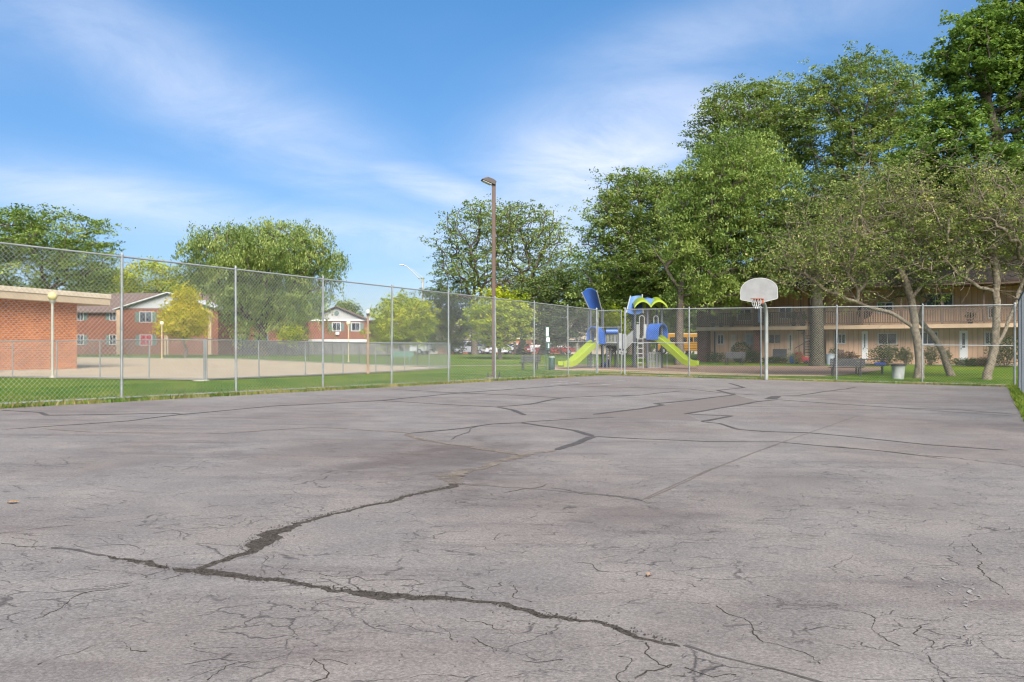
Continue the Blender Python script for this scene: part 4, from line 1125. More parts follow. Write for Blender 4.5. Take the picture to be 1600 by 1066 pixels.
def paint(name, c): return M(name, c, .28, .05, 2, spec=.6)
PW, PS, PR, PB, PK = paint('white_car_paint', (.66, .67, .68)), paint('silver_car_paint', (.42, .43, .45)), paint('red_car_paint', (.30, .03, .03)), paint('blue_car_paint', (.05, .07, .13)), paint('black_car_paint', (.03, .03, .035))
PM, PP = paint('maroon_car_paint', (.16, .025, .03)), paint('grey_blue_car_paint', (.20, .21, .27))
R90 = math.pi / 2
car('parked_van', 'large white van in front of the grey wooden fence, behind the green bench', 'van', 643, 97, math.radians(-25), PW, 5.2, 1.95, 2.1, 'van')
car('parked_car', 'dark blue car beside the end of the low fence, left of the silver suv', 'car', 709, 114, -R90 + .1, PB, 4.6, 1.85, 1.75, 'suv')
car('parked_car', 'silver suv seen from its front side, right of the dark blue car', 'car', 731, 110, math.radians(205), PS, 4.3, 1.85, 1.75, 'suv')
car('parked_car', 'small white car between the silver suv and the bright red car', 'car', 742.5, 116, -R90, PW, 4.4, 1.75, 1.6, 'suv')
car('parked_car', 'bright red car left of the brown light pole', 'car', 755, 115, -R90 + .1, PR)
car('parked_car', 'grey blue car between the bright red car and the brown light pole', 'car', 764, 118, -R90, PP)
car('parked_car', 'white sedan half hidden behind the brown light pole', 'car', 779, 114, math.radians(200), PW)
car('parked_car', 'black car right of the brown light pole, in front of the orange brick garage', 'car', 797, 116, -R90, PK, 4.5, 1.8, 1.5)
car('parked_car', 'white car behind the charcoal bench, left of the red sedan', 'car', 810, 115, math.radians(160), PW)
car('parked_car', 'red sedan behind the charcoal bench', 'car', 818, 111, -R90, PR)
car('parked_car', 'maroon car directly behind the charcoal bench, right of the red sedan', 'car', 834, 117, math.radians(178), PM, 4.6)
car('parked_car', 'red car behind the pet waste post, nearest the left slide', 'car', 872, 113, math.radians(185), PR, 4.5)
def bus():
    Z = 112.0; x0 = X(1026, Z); L = 11.0; W = 2.4; z = G(x0, Z) + .03; x = x0 + L / 2
    root = thing('school_bus', 'yellow school bus parked beyond the playground trees', 'bus', (x, Z, z), math.radians(-3))
    YEL = paint('school_bus_yellow', (.58, .27, .008)); hl = L / 2
    mb = MB(); mb.slab([(a, -W / 2, b) for a, b in ((-hl + 1.3, .45), (hl, .45), (hl, 2.55), (hl - .3, 2.82), (-hl + 1.6, 2.82), (-hl + 1.3, 2.6))], (0, W, 0)); mb.build('body', YEL, root, local=True, bevel=.12)
    mb = MB(); mb.slab([(a, -W / 2 + .15, b) for a, b in ((-hl, .5), (-hl + 1.32, .5), (-hl + 1.32, 1.5), (-hl + .2, 1.38), (-hl, 1.2))], (0, W - .3, 0)); mb.build('hood', YEL, root, local=True, bevel=.1)
    mb = MB(); n = 11
    for s in (-1, 1):
        for i in range(n): mb.box(-hl + 2.0 + i * .8, s * (W / 2 + .005), 1.98, .66, .03, .62)
    mb.box(-hl + 1.3, 0, 2.0, .06, W - .4, .85)
    mb.build('window', CGLASS, root, local=True)
    mb = MB()
    for s in (-1, 1):
        for zz_ in (.78, 1.12, 1.48): mb.box(.7, s * (W / 2 + .012), zz_, L - 1.5, .03, .05)
    mb.build('rub_rail', BLACK, root, local=True)
    mb = MB(); mb.box(-.5, 0, 2.835, L * .7, W * .7, .04); mb.build('roof_panel', WHITE, root, local=True)
    for sx in (-hl + .75, hl - 2.9):
        for s in (-1, 1):
            mb = MB(); mb.tube([(sx, s * (W / 2 - .35), .48), (sx, s * (W / 2 + .02), .48)], .48, 16); w = mb.build('wheel', TYRE, root, local=True)
            mb = MB(); mb.tube([(sx, s * (W / 2 + .01), .48), (sx, s * (W / 2 + .03), .48)], .26, 12); mb.build('rim', RIM, w, local=True)
    for s in (-1, 1):
        mb = MB(); mb.box(-hl - .01, s * .75, .95, .05, .25, .2); mb.build('headlight', LAMPW, root, local=True)
bus()

# ------------------------------------------------------------------ buildings
OBRICK = brickmat('orange_brick', (0.56, 0.17, 0.055), (0.34, 0.09, 0.032), (0.50, 0.30, 0.17), .30, .10, .014)
RBRICK = brickmat('red_brick', (0.25, 0.085, 0.048), (0.18, 0.06, 0.036), (0.27, 0.17, 0.12), .26, .09, .010)
PBRICK = brickmat('dark_brown_brick', (0.16, 0.068, 0.05), (0.11, 0.048, 0.036), (0.16, 0.11, 0.09), .26, .09, .010)  # darker, browner brick of the apartment piers
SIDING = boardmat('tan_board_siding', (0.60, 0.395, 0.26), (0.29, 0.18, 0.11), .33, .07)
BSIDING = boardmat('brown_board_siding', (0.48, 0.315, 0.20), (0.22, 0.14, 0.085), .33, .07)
WSIDING = boardmat('white_board_siding', (0.42, 0.42, 0.40), (0.32, 0.32, 0.31), .25, .06)
CSIDING = boardmat('cream_board_siding', (0.48, 0.41, 0.31), (0.38, 0.33, 0.25), .3, .06)
BRNROOF = shinglemat('brown_shingles', (0.115, 0.082, 0.068), (0.165, 0.12, 0.10))
DKROOF = shinglemat('dark_shingles', (0.035, 0.027, 0.024), (0.06, 0.047, 0.04))
GRNSH = M('green_shutter', (.10, .15, .13), .6, .1, 3)
TRIM = M('tan_trim', (.44, .31, .20), .6, .08, 2)
FASC = M('beige_fascia', (.44, .35, .235), .6, .06, 1)
CURT = M('pale_curtain', (.36, .38, .35), .8, .15, 3)
REDC = M('red_curtain', (.30, .05, .06), .8, .2, 5)
WFRAME = M('off_white_frame', (.46, .46, .44), .55, .08, 4)
class Bld:
    """local frame: s along the front, n outwards, z up"""
    def __init__(s, name, label, cat, o, ang, z, group=None):
        s.root = thing(name, label, cat, (o[0], o[1], z), ang, group)
    def box(s, name, mat, s0, s1, n0, n1, z0, z1, parent=None, bevel=0):
        mb = MB(); mb.obox((s0, -n1, z0), (s1 - s0, 0, 0), (0, n1 - n0, 0), (0, 0, z1 - z0)); return mb.build(name, mat, parent or s.root, local=True, bevel=bevel)
    def window(s, s0, s1, z0, z1, n=0.0, frame=None, bars=1, fw=.07, pane=None, side=False, name='window', depth=.06):
        frame = frame or WFRAME
        mb = MB()
        def bx(a0, a1, c0, c1, d0, d1):
            if side: mb.obox((n + d0, -a1, c0), (d1 - d0, 0, 0), (0, a1 - a0, 0), (0, 0, c1 - c0))
            else: mb.obox((a0, -n - d1, c0), (a1 - a0, 0, 0), (0, d1 - d0, 0), (0, 0, c1 - c0))
        bx(s0 - fw, s0, z0 - fw, z1 + fw, -.02, depth); bx(s1, s1 + fw, z0 - fw, z1 + fw, -.02, depth)
        bx(s0, s1, z1, z1 + fw, -.02, depth); bx(s0, s1, z0 - fw, z0, -.02, depth)
        for i in range(bars):
            c = s0 + (s1 - s0) * (i + 1) / (bars + 1); bx(c - .025, c + .025, z0, z1, -.02, depth - .015)
        w = mb.build(name, frame, s.root, local=True)
        mb = MB(); bx(s0, s1, z0, z1, -.02, .02); mb.build('pane', pane or GLASS, w, local=True)
        return w
    def door(s, s0, s1, z0, z1, n=0.0, mat=None, glass=(.45, .92)):
        mb = MB(); mb.obox((s0, -n - .05, z0), (s1 - s0, 0, 0), (0, .07, 0), (0, 0, z1 - z0)); d = mb.build('door', mat or WHITE, s.root, local=True)
        h = z1 - z0; mb = MB(); mb.obox((s0 + .16, -n - .058, z0 + h * glass[0]), (s1 - s0 - .32, 0, 0), (0, .02, 0), (0, 0, h * (glass[1] - glass[0]))); mb.build('pane', GLASS, d, local=True)
        mb = MB(); mb.box(s0 + .1, -n - .075, z0 + h * .42, .04, .05, .12); mb.build('handle', DKMETAL, d, local=True)
        return d
    def gable(s, name, mat, s0, s1, n0, n1, z0, zr, over=.4, th=.12, axis='s', gmat=None):
        """roof; ridge along s or n"""
        mb = MB()
        if axis == 's':
            m_ = (n0 + n1) / 2
            for sg in (-1, 1):
                e = (n1 + over) if sg > 0 else (n0 - over); k = (zr - z0) / (abs((n1 - n0) / 2)); ze = z0 - over * k
                P = [(s0 - over, -e, ze), (s1 + over, -e, ze), (s1 + over, -m_, zr), (s0 - over, -m_, zr)]
                mb.slab(P, (0, 0, th))
            r = mb.build(name, mat, s.root, local=True)
            if gmat:
                for ss in (s0, s1):
                    mb = MB(); mb.slab([(ss, -n0, z0), (ss, -n1, z0), (ss, -m_, zr - .01)], (.05 if ss == s0 else -.05, 0, 0)); mb.build('gable', gmat, s.root, local=True)
        else:
            m_ = (s0 + s1) / 2
            for sg in (-1, 1):
                e = (s1 + over) if sg > 0 else (s0 - over); k = (zr - z0) / ((s1 - s0) / 2); ze = z0 - over * k
                P = [(e, -n0 + over, ze), (e, -n1 - over, ze), (m_, -n1 - over, zr), (m_, -n0 + over, zr)]
                mb.slab(P, (0, 0, th))
            r = mb.build(name, mat, s.root, local=True)
            if gmat:
                mb = MB(); mb.slab([(s0, -n1, z0), (s1, -n1, z0), (m_, -n1, zr - .01)], (0, .06, 0)); mb.build('gable', gmat, s.root, local=True)
        return r

# orange brick building at the left, standing on the pad; its seen side runs along the pad
K = (-25.3, 48.0); angS = math.atan2(DPy, DPx)
b = Bld('brick_building', 'low orange brick building with wide beige flat roof beside the concrete pad', 'building', K, angS, G(*K) - .05)
# local s runs along the side wall (away from the camera positive); n points to the right of it = outwards to the pad
b.box('wall', OBRICK, -13.0, 0.0, -9.0, 0.0, -.3, 4.05)
b.box('roof', FASC, -13.8, 1.75, -9.8, .62, 3.98, 4.12)
b.box('fascia', FASC, -13.84, 1.79, -9.84, .66, 3.86, 4.24, bevel=.02)
b.box('fascia_cap', CREAM, -13.88, 1.83, -9.88, .70, 4.24, 4.52, bevel=.02)
b.box('foundation', CONC, -13.0, .02, -9.0, .03, -.3, .09)
# brick house row at the left
hz_ = 92.0
ho = (X(112, 97), 97.0)
b = Bld('brick_house', 'long two storey red brick house with brown roof and a projecting pale gabled bay', 'house', ho, 0.0, G(*ho))
Lh = X(452, 97) - ho[0]
b.box('wall', RBRICK, 0, Lh, -9, 0, -.3, 5.2)
b.gable('roof', BRNROOF, 0, Lh, -9, 0, 5.2, 7.45, over=.6, gmat=WSIDING)
def ls(px, Z=97): return X(px, Z) - ho[0]
def lz(py, Z=97): return zz(py, Z) - G(*ho)
pb0, pb1 = ls(186, 92), ls(341, 92)
b.box('projecting_bay', RBRICK, pb0, pb1, 0.05, 5.0, -.3, 5.15)
b.gable('bay_roof', M('pale_shingles', (.46, .47, .48), .9, .1, 3), pb0, pb1, -3, 5.0, 5.1, 6.85, over=.5, axis='n', gmat=M('pale_gable_board', (.36, .37, .38), .8, .05, 2))
for (a, c) in ((183.5, 189), (258, 264)): b.box('corner_post', TRIM, ls(a, 91.9), ls(c, 91.9), 5.0, 5.35, -.3, 5.0 if a < 200 else 2.4)
for (x0, x1, y0, y1, cu) in ((219, 237, 503, 488, None), (219.5, 237, 539, 524, REDC)):
    s0, s1 = ls(x0, 92), ls(x1, 92)
    b.window(s0, s1, lz(y0, 92), lz(y1, 92), n=5.0, pane=cu, bars=1)
    for q0, q1 in ((s0 - .55, s0 - .1), (s1 + .1, s1 + .55)): b.box('shutter', GRNSH, q0, q1, 5.0, 5.05, lz(y0, 92) - .05, lz(y1, 92) + .05)
for x0, x1 in ((121, 130), (172, 181), (372, 380), (405, 413)):
    for y0, y1 in ((500, 487), (538, 524)):
        s0, s1 = ls(x0), ls(x1); b.window(s0, s1, lz(y0), lz(y1), n=0.0, bars=1)
        for q0, q1 in ((s0 - .5, s0 - .1), (s1 + .1, s1 + .5)): b.box('shutter', GRNSH, q0, q1, 0, .05, lz(y0) - .05, lz(y1) + .05)
b.box('corner_post', TRIM, ls(326, 91.9), ls(331.5, 91.9), 5.0, 5.35, -.3, 5.0)
# white gabled brick house in the middle
ho = (X(477, 122), 122.0)
b = Bld('brick_house', 'red brick house with a broad white gable and two white windows', 'house', ho, math.radians(3), G(*ho))
Lh = X(574, 122) - ho[0]
b.box('wall', RBRICK, 0, Lh, -16, 0, -.3, 5.05)
b.gable('roof', BRNROOF, 0, Lh, -16, 0, 5.05, 7.05, over=.5, axis='n', gmat=WSIDING)
b.box('gable_trim', WHITE, -.3, Lh + .3, -.02, .12, 4.95, 5.2)
for (x0, x1) in ((519.5, 531), (549.5, 561)):
    s0, s1 = X(x0, 122) - ho[0], X(x1, 122) - ho[0]; z0, z1 = zz(516.5, 122) - G(*ho), zz(505, 122) - G(*ho)
    b.window(s0, s1, z0, z1, n=0.0, bars=1, fw=.12)
    for q0, q1 in ((s0 - .6, s0 - .15), (s1 + .15, s1 + .6)): b.box('shutter', GRNSH, q0, q1, 0, .05, z0 - .05, z1 + .05)
s0 = X(524.5, 122) - ho[0]; b.box('air_conditioner', WHITE, s0, s0 + .5, 0, .35, zz(523, 122) - G(*ho), zz(519, 122) - G(*ho))
mb = MB(); mb.lathe((0, 0, 0), [(.35, 0), (.35, .08)], 14)
ov = mb.build('gable_vent', GRNSH, b.root, local=True); ov.location = (Lh / 2, -.02, 6.1); ov.rotation_euler = (math.radians(90), 0, 0)
ho2 = (X(432, 126), 126.0)
b = Bld('brick_house', 'plain orange brick wing behind the big weeping tree', 'house', ho2, 0, G(*ho2))
b.box('wall', RBRICK, 0, 4.6, -14, 0, -.3, 4.2); b.gable('roof', BRNROOF, 0, 4.6, -14, 0, 4.2, 5.6, over=.4, axis='n', gmat=RBRICK)
b.window(1.5, 2.6, 2.2, 3.4, n=0)
# timber fences before the houses
def board_fence(px0, px1, Z0, Z1, h, mat, label):
    a = (X(px0, Z0), Z0); c = (X(px1, Z1), Z1); L = math.hypot(c[0] - a[0], c[1] - a[1]); ang = math.atan2(c[1] - a[1], c[0] - a[0])
    root = thing('board_fence', label, 'fence', (a[0], a[1], G(*a)), ang)
    n = int(L / .16); r = random.Random(int(px0))
    mb = MB()
    for i in range(n): mb.box(i * .16 + .08, 0, h / 2 + r.uniform(-.01, .01), .145, .025, h)
    mb.build('board_panel', mat, root, local=True)
    for k in range(int(L / 2.4) + 1):
        mb = MB(); mb.box(k * 2.4, .07, h / 2, .1, .1, h + .05); mb.build('post', mat, root, local=True)
    mb = MB()
    for q in (.25, .8): mb.box(L / 2, .035, h * q, L, .04, .09)
    mb.build('rail', mat, root, local=True)
board_fence(372, 640, 88, 96, 1.35, M('weathered_boards', (.15, .14, .135), .85, .3, 2), 'weathered grey wooden board fence in front of the white gabled house')
board_fence(470, 578, 108, 108, 2.0, M('white_boards', (.50, .51, .50), .7, .1, 2), 'pale white board fence right below the white gabled house')

# low shops and houses beyond the parking lot
ho = (X(684, 142), 142.0)
b = Bld('far_building', 'long cream building with low brown band beyond the parked cars', 'building', ho, 0, .9)
b.box('wall', RBRICK, 0, 12.8, -12, 0, -.3, 2.45); b.box('upper_wall', CSIDING, -.3, 13.0, -12, .5, 2.45, 5.0); b.box('awning', M('brown_band', (.10, .065, .05), .7, .2, 2), -.2, 12.9, .5, 1.2, 2.1, 2.44)
for k in (3.4, 5.8, 8.2): b.window(k, k + .7, 2.9, 3.4, n=.5, bars=0, fw=.05)
for k in (1.4, 4.2, 7.0, 9.8): b.window(k, k + 1.4, .6, 1.9, n=0, bars=1, fw=.06)
ho = (X(777, 138), 138.0)
b = Bld('brick_garage', 'small bright orange brick garage right of the brown light pole', 'garage', ho, 0, .9)
b.box('wall', OBRICK, 0, 4.1, -6, 0, -.3, 2.5); b.box('roof', CREAM, -.2, 4.3, -6, .3, 2.5, 2.75); b.door(.5, 1.5, -.1, 1.95, mat=BROWNP)
b.window(2.3, 3.4, .9, 1.8)
ho = (X(820, 146), 146.0)
b = Bld('far_building', 'dark red brick building with cream top behind the maroon car', 'building', ho, 0, .9)
b.box('wall', RBRICK, 0, 6.8, -10, 0, -.3, 2.6); b.box('upper_wall', CSIDING, 0, 6.8, -10, .05, 2.6, 4.2); b.window(1.2, 2.4, .8, 1.9); b.window(4, 5.2, .8, 1.9)
ho = (X(882, 126), 126.0)
b = Bld('cream_house', 'cream house with a steep brown roof behind the left slide', 'house', ho, 0, .88)
b.box('wall', CSIDING, 0, 6.6, -8, 0, -.3, 5.0); b.gable('roof', BRNROOF, 0, 6.6, -8, 0, 5.0, 8.2, over=.4, axis='n', gmat=BRNROOF)
b.window(1.0, 2.0, 2.6, 4.2, bars=0); b.window(4.2, 5.4, 2.6, 4.2, bars=1); b.box('porch_roof', DKROOF, -.2, 6.8, .02, 1.4, 2.0, 2.15)
b.door(2.8, 3.7, -.1, 1.9)

# utility pole behind the playground
x = X(901.5, 92); z = G(x, 92); mb = MB(); mb.tube([(x, 92, z), (x, 92, zz(440, 92))], [.17, .12], 10)
root = thing('utility_pole', 'pale wooden utility pole in front of the cream house', 'utility pole', (x, 92, z)); mb.build('pole', M('weathered_wood_pole', (.40, .36, .32), .8, .2, 3), root)
mb = MB(); mb.box(x - .5, 92, zz(452, 92), 1.6, .1, .12); mb.build('crossarm', M('crossarm_wood', (.3, .27, .24), .8, .2, 3), root)
x = X(1105, 75); z = G(x, 75); mb = MB(); mb.tube([(x - .6, 75, z), (x + .5, 75, zz(430, 75))], [.12, .10], 10)
tag(mb.build('utility_pole', M('brown_wood_pole', (.16, .11, .08), .8, .2, 3)), 'thin leaning brown pole among the dark trees left of the backboard', 'utility pole')

# tan apartment building at the right
def apartment():
    P = (X(1103, 62), 62.0); dx, dy = .905, -.425
    ang = math.atan2(dy, dx); zg = .18
    b = Bld('apartment_building', 'tan two storey apartment building with a long balcony, behind the trees at right', 'building', P, ang, zg)
    def s_(px, n=0.0):
        # distance along the front where the sight line through px meets it (n = how far in front)
        ox, oy = P[0] + n * dy, P[1] - n * dx; k = (px - 800) / F
        return (k * oy - ox) / (dx - k * dy)
    def z_(py, px, n=0.0):
        y = P[1] - n * dx + s_(px, n) * dy; return CZ - (py - HZ) * y / F - zg
    nb = 1.5
    Ls = 25.0; fl = 2.60
    e1 = s_(1186); e2 = s_(1262); e3 = s_(1291)
    b.box('wall', SIDING, .35, e2, -9, 0, -.5, fl - .02)
    b.box('wall', SIDING, e3, Ls, -9, 0, -.5, fl - .02)
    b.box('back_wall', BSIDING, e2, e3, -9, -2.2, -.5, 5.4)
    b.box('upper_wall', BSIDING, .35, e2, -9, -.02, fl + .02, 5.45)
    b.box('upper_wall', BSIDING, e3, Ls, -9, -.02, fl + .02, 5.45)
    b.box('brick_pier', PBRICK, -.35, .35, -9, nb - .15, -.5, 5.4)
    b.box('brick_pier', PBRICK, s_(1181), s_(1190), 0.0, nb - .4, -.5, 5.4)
    b.box('balcony_slab', TRIM, -.4, e2 + .1, 0.0, nb, fl - .1, fl + .16)
    b.box('balcony_slab', TRIM, e3 - .1, Ls, 0.0, nb, fl - .1, fl + .16)
    # roof with deep eaves
    mb = MB(); mb.slab([(-.5, -nb - .9, 5.35), (Ls + .5, -nb - .9, 5.35), (Ls + .5, 4.0, 7.4), (-.5, 4.0, 7.4)], (0, 0, .16)); mb.slab([(-.5, 10, 5.35), (-.5, 4.0, 7.4), (Ls + .5, 4.0, 7.4), (Ls + .5, 10, 5.35)], (0, 0, .16)); mb.build('roof', DKROOF, b.root, local=True)
    b.box('soffit', BROWNP, -.5, Ls + .5, -9, nb + .88, 5.24, 5.34)
    RL = M('balcony_rail_brown', (.12, .078, .055), .6, .15, 4)
    def railing(s0, s1):
        mb = MB(); y = -nb + .08
        for zq in (fl + .28, fl + 1.1): mb.obox((s0, y - .03, zq), (s1 - s0, 0, 0), (0, .06, 0), (0, 0, .06))
        k = int((s1 - s0) / .15)
        for i in range(k): mb.box(s0 + .07 + i * .15, y, fl + .7, .07, .035, .8)
        mb.build('balcony_railing', RL, b.root, local=True)
        for i in range(int((s1 - s0) / 2.4) + 1):
            b.box('balcony_post', RL, s0 + i * 2.4 - .05, s0 + i * 2.4 + .05, nb - .13, nb - .03, fl + .17, 5.24)
    railing(-.3, e2); railing(e3, Ls - .1)
    def win(px0, px1, y0, y1, bars=1, fw=.08, frame=None, pane=None, n=0.0):
        s0, s1 = s_(px0), s_(px1); pm = (px0 + px1) / 2
        b.window(s0, s1, z_(y0, pm), z_(y1, pm), n=n, bars=bars, fw=fw, frame=frame, pane=pane)
    win(1122, 1130, 537, 524); win(1166, 1178, 537, 523, 1, pane=CURT); win(1202, 1219, 536, 523, 1, frame=TRIM)
    win(1305.5, 1320, 536, 523, 2); win(1373, 1400, 537, 522, 1); win(1434, 1464, 537, 520, 1); win(1540, 1552, 537, 520, 1)
    for a in (1510,): b.door(s_(1499), s_(1512), z_(565, 1505), z_(517, 1505))
    b.door(s_(1346.5), s_(1356), z_(564, 1351), z_(518, 1351)); b.door(s_(1230.5), s_(1239.5), z_(564, 1235), z_(521.5, 1235), mat=CREAM, glass=(.38, .94)); b.door(s_(1142), s_(1149), z_(563, 1145), z_(523, 1145), mat=CREAM, glass=(.1, .9))
    win(1448.5, 1487.5, 478, 460, 2); win(1372, 1394, 488, 474, 1); win(1153, 1173, 500, 484, 1); win(1219, 1236, 497, 480, 1); win(1545, 1560, 496, 480, 1)
    for a, c in ((1116, 1121), (1305, 1312)): b.box('downpipe', DKMETAL, s_(a), s_(a) + .1, 0, .1, -.3, fl - .12)
    b.box('foundation', CONC, .35, e2, 0, .04, -.5, .12); b.box('foundation', CONC, e3, Ls, 0, .04, -.5, .12)
    b.box('step', CONC, s_(1496), s_(1515), .04, .9, -.5, .25); b.box('step', CONC, s_(1343), s_(1359), .04, .9, -.5, .2); b.box('step', CONC, s_(1228), s_(1241), .04, .9, -.5, .2)
    M4 = Matrix.Translation((P[0], P[1], zg)) @ Matrix.Rotation(ang, 4, 'Z')
    def W3(s, n, z): return M4 @ Vector((s, -n, z))
    # spiral stair in front of the recess
    c = W3(s_(1261) - .1, .9, 0); gz = G(c.x, c.y)
    st = thing('spiral_stair', 'dark metal spiral stair beside the broad dark trunk', 'stairs', (c.x, c.y, gz))
    mb = MB(); mb.tube([(c.x, c.y, gz), (c.x, c.y, zg + fl + 1.2)], .06, 8); mb.build('pole', DKMETAL, st)
    n = 13; hh = (zg + fl + .1 - gz)
    for i in range(n):
        a = -2.6 + i * 2 * math.pi * .75 / n; a2 = a + .42; z0 = gz + hh * (i + 1) / n
        mb = MB(); mb.slab([(c.x + .05 * math.cos(a), c.y + .05 * math.sin(a), z0), (c.x + .95 * math.cos(a), c.y + .95 * math.sin(a), z0), (c.x + .95 * math.cos(a2), c.y + .95 * math.sin(a2), z0), (c.x + .05 * math.cos(a2), c.y + .05 * math.sin(a2), z0)], (0, 0, -.05)); mb.build('tread', DKMETAL, st)
    mb = MB(); mb.tube([(c.x + .97 * math.cos(-2.6 + i * 2 * math.pi * .75 / 40), c.y + .97 * math.sin(-2.6 + i * 2 * math.pi * .75 / 40), gz + hh * (i + 1.5) / 41 + .95) for i in range(41)], .025, 6)
    for i in range(0, 41, 3):
        a = -2.6 + i * 2 * math.pi * .75 / 40; z0 = gz + hh * (i + 1.5) / 41; mb.tube([(c.x + .97 * math.cos(a), c.y + .97 * math.sin(a), z0), (c.x + .97 * math.cos(a), c.y + .97 * math.sin(a), z0 + .95)], .014, 5)
    mb.build('handrail', DKMETAL, st)
    # flag or towel hanging on the balcony rail
    mb = MB(); f0 = W3(s_(1184.5, nb), nb + .04, 0); ztop = zz(482, 60); n = 8; vs = []
    dirv = Vector((dx, dy, 0)); nv = Vector((dy, -dx, 0))
    for j in range(9):
        for i in range(5):
            t = i / 4; h = j / 8; p = Vector((f0.x, f0.y, ztop)) + dirv * (t * .26) + nv * (.03 * math.sin(t * 9 + h * 2) + .02) + Vector((0, 0, -1.1 * h)); vs.append(p)
    mb.add(vs, [(j * 5 + i, j * 5 + i + 1, j * 5 + i + 6, j * 5 + i + 5) for j in range(8) for i in range(4)])
    BL = M('blue_cloth', (.05, .11, .38), .8, .2, 4, col2=(.30, .34, .45)); BL.use_backface_culling = False
    o = mb.build('hanging_flag', BL, None, smooth=True); md = o.modifiers.new('thickness', 'SOLIDIFY'); md.thickness = .01
    tag(o, 'blue and pale flag hanging from the balcony beside the hoop pole', 'flag')
    # patio and balcony furniture
    def patio_chair(px, n, label, mat):
        c = W3(s_(px, n), n, 0); gz = G(c.x, c.y); r = thing('patio_chair', label, 'chair', (c.x, c.y, gz), ang, 'patio chairs by the apartment wall')
        mb = MB(); mb.box(0, 0, .42, .5, .5, .05); mb.build('seat', mat, r, local=True); mb = MB(); mb.slab([(-.25, .25, .44), (.25, .25, .44), (.25, .36, 1.0), (-.25, .36, 1.0)], (0, .04, 0)); mb.build('backrest', mat, r, local=True)
        for sx in (-.22, .22):
            for sy in (-.22, .22):
                mb = MB(); mb.tube([(sx, sy, 0), (sx, sy, .42)], .02, 6); mb.build('leg', DKMETAL, r, local=True)
    patio_chair(1212, 1.2, 'dark patio chair below the broad dark window, left of the cream glazed door', CHAR)
    patio_chair(1222.5, 1.3, 'dark patio chair touching the cream glazed door, right of the other chair', CHAR)
    patio_chair(1312, 1.5, 'brown patio chair under the small barred window, right of the broad trunk', BROWNP)
    # toys
    c = W3(s_(1253, 2), 2.0, 0); r = thing('toy_car', 'red and blue plastic ride on toy below the spiral stair', 'toy', (c.x, c.y, G(c.x, c.y)), ang)
    RD = M('red_plastic', (.32, .03, .045), .45, .1, 3)
    mb = MB(); mb.slab([(-.45, -.25, .15), (.45, -.25, .15), (.5, -.25, .42), (.1, -.25, .5), (0, -.25, .8), (-.4, -.25, .8), (-.48, -.25, .4)], (0, .5, 0)); mb.build('body', RD, r, local=True, bevel=.05)
    mb = MB(); mb.box(-.62, 0, .3, .3, .4, .5); mb.build('trailer', BLUE, r, local=True, bevel=.05)
    for sx in (-.3, .32):
        mb = MB(); mb.tube([(sx, -.3, .13), (sx, .3, .13)], .13, 10); mb.build('wheel', BLACK, r, local=True)
    c = W3(s_(1297, 2.4), 2.4, 0); r = thing('storage_tub', 'pale grey blue plastic tub standing right of the broad dark trunk', 'tub', (c.x, c.y, G(c.x, c.y)), ang)
    mb = MB(); mb.lathe((0, 0, 0), [(.26, 0), (.30, .6), (.33, .62), (.33, .66), (.28, .66)], 14); mb.build('tub', M('grey_blue_plastic', (.28, .31, .36), .5, .08, 3), r, local=True, smooth=True)
    mb = MB(); mb.lathe((0, 0, .66), [(.34, 0), (.34, .04), (.1, .10)], 14); mb.build('lid', M('grey_plastic_lid', (.2, .22, .25), .5, .08, 3), r, local=True, smooth=True)
    c = W3(s_(1351, .9), .9, fl + .16); r = thing('covered_grill', 'round black covered grill on the balcony above the white door', 'grill', tuple(c), ang)
    mb = MB(); mb.lathe((0, 0, .55), [(.12, -.1), (.42, .1), (.52, .4), (.42, .66), (.15, .78)], 16); mb.build('cover', BLACK, r, local=True, smooth=True)
    for k in range(3):
        a = k * 2.1; mb = MB(); mb.tube([(.32 * math.cos(a), .32 * math.sin(a), 0), (.2 * math.cos(a), .2 * math.sin(a), .6)], .025, 6); mb.build('leg', DKMETAL, r, local=True)
    return b, s_, W3
APT, S_, W3_ = apartment()

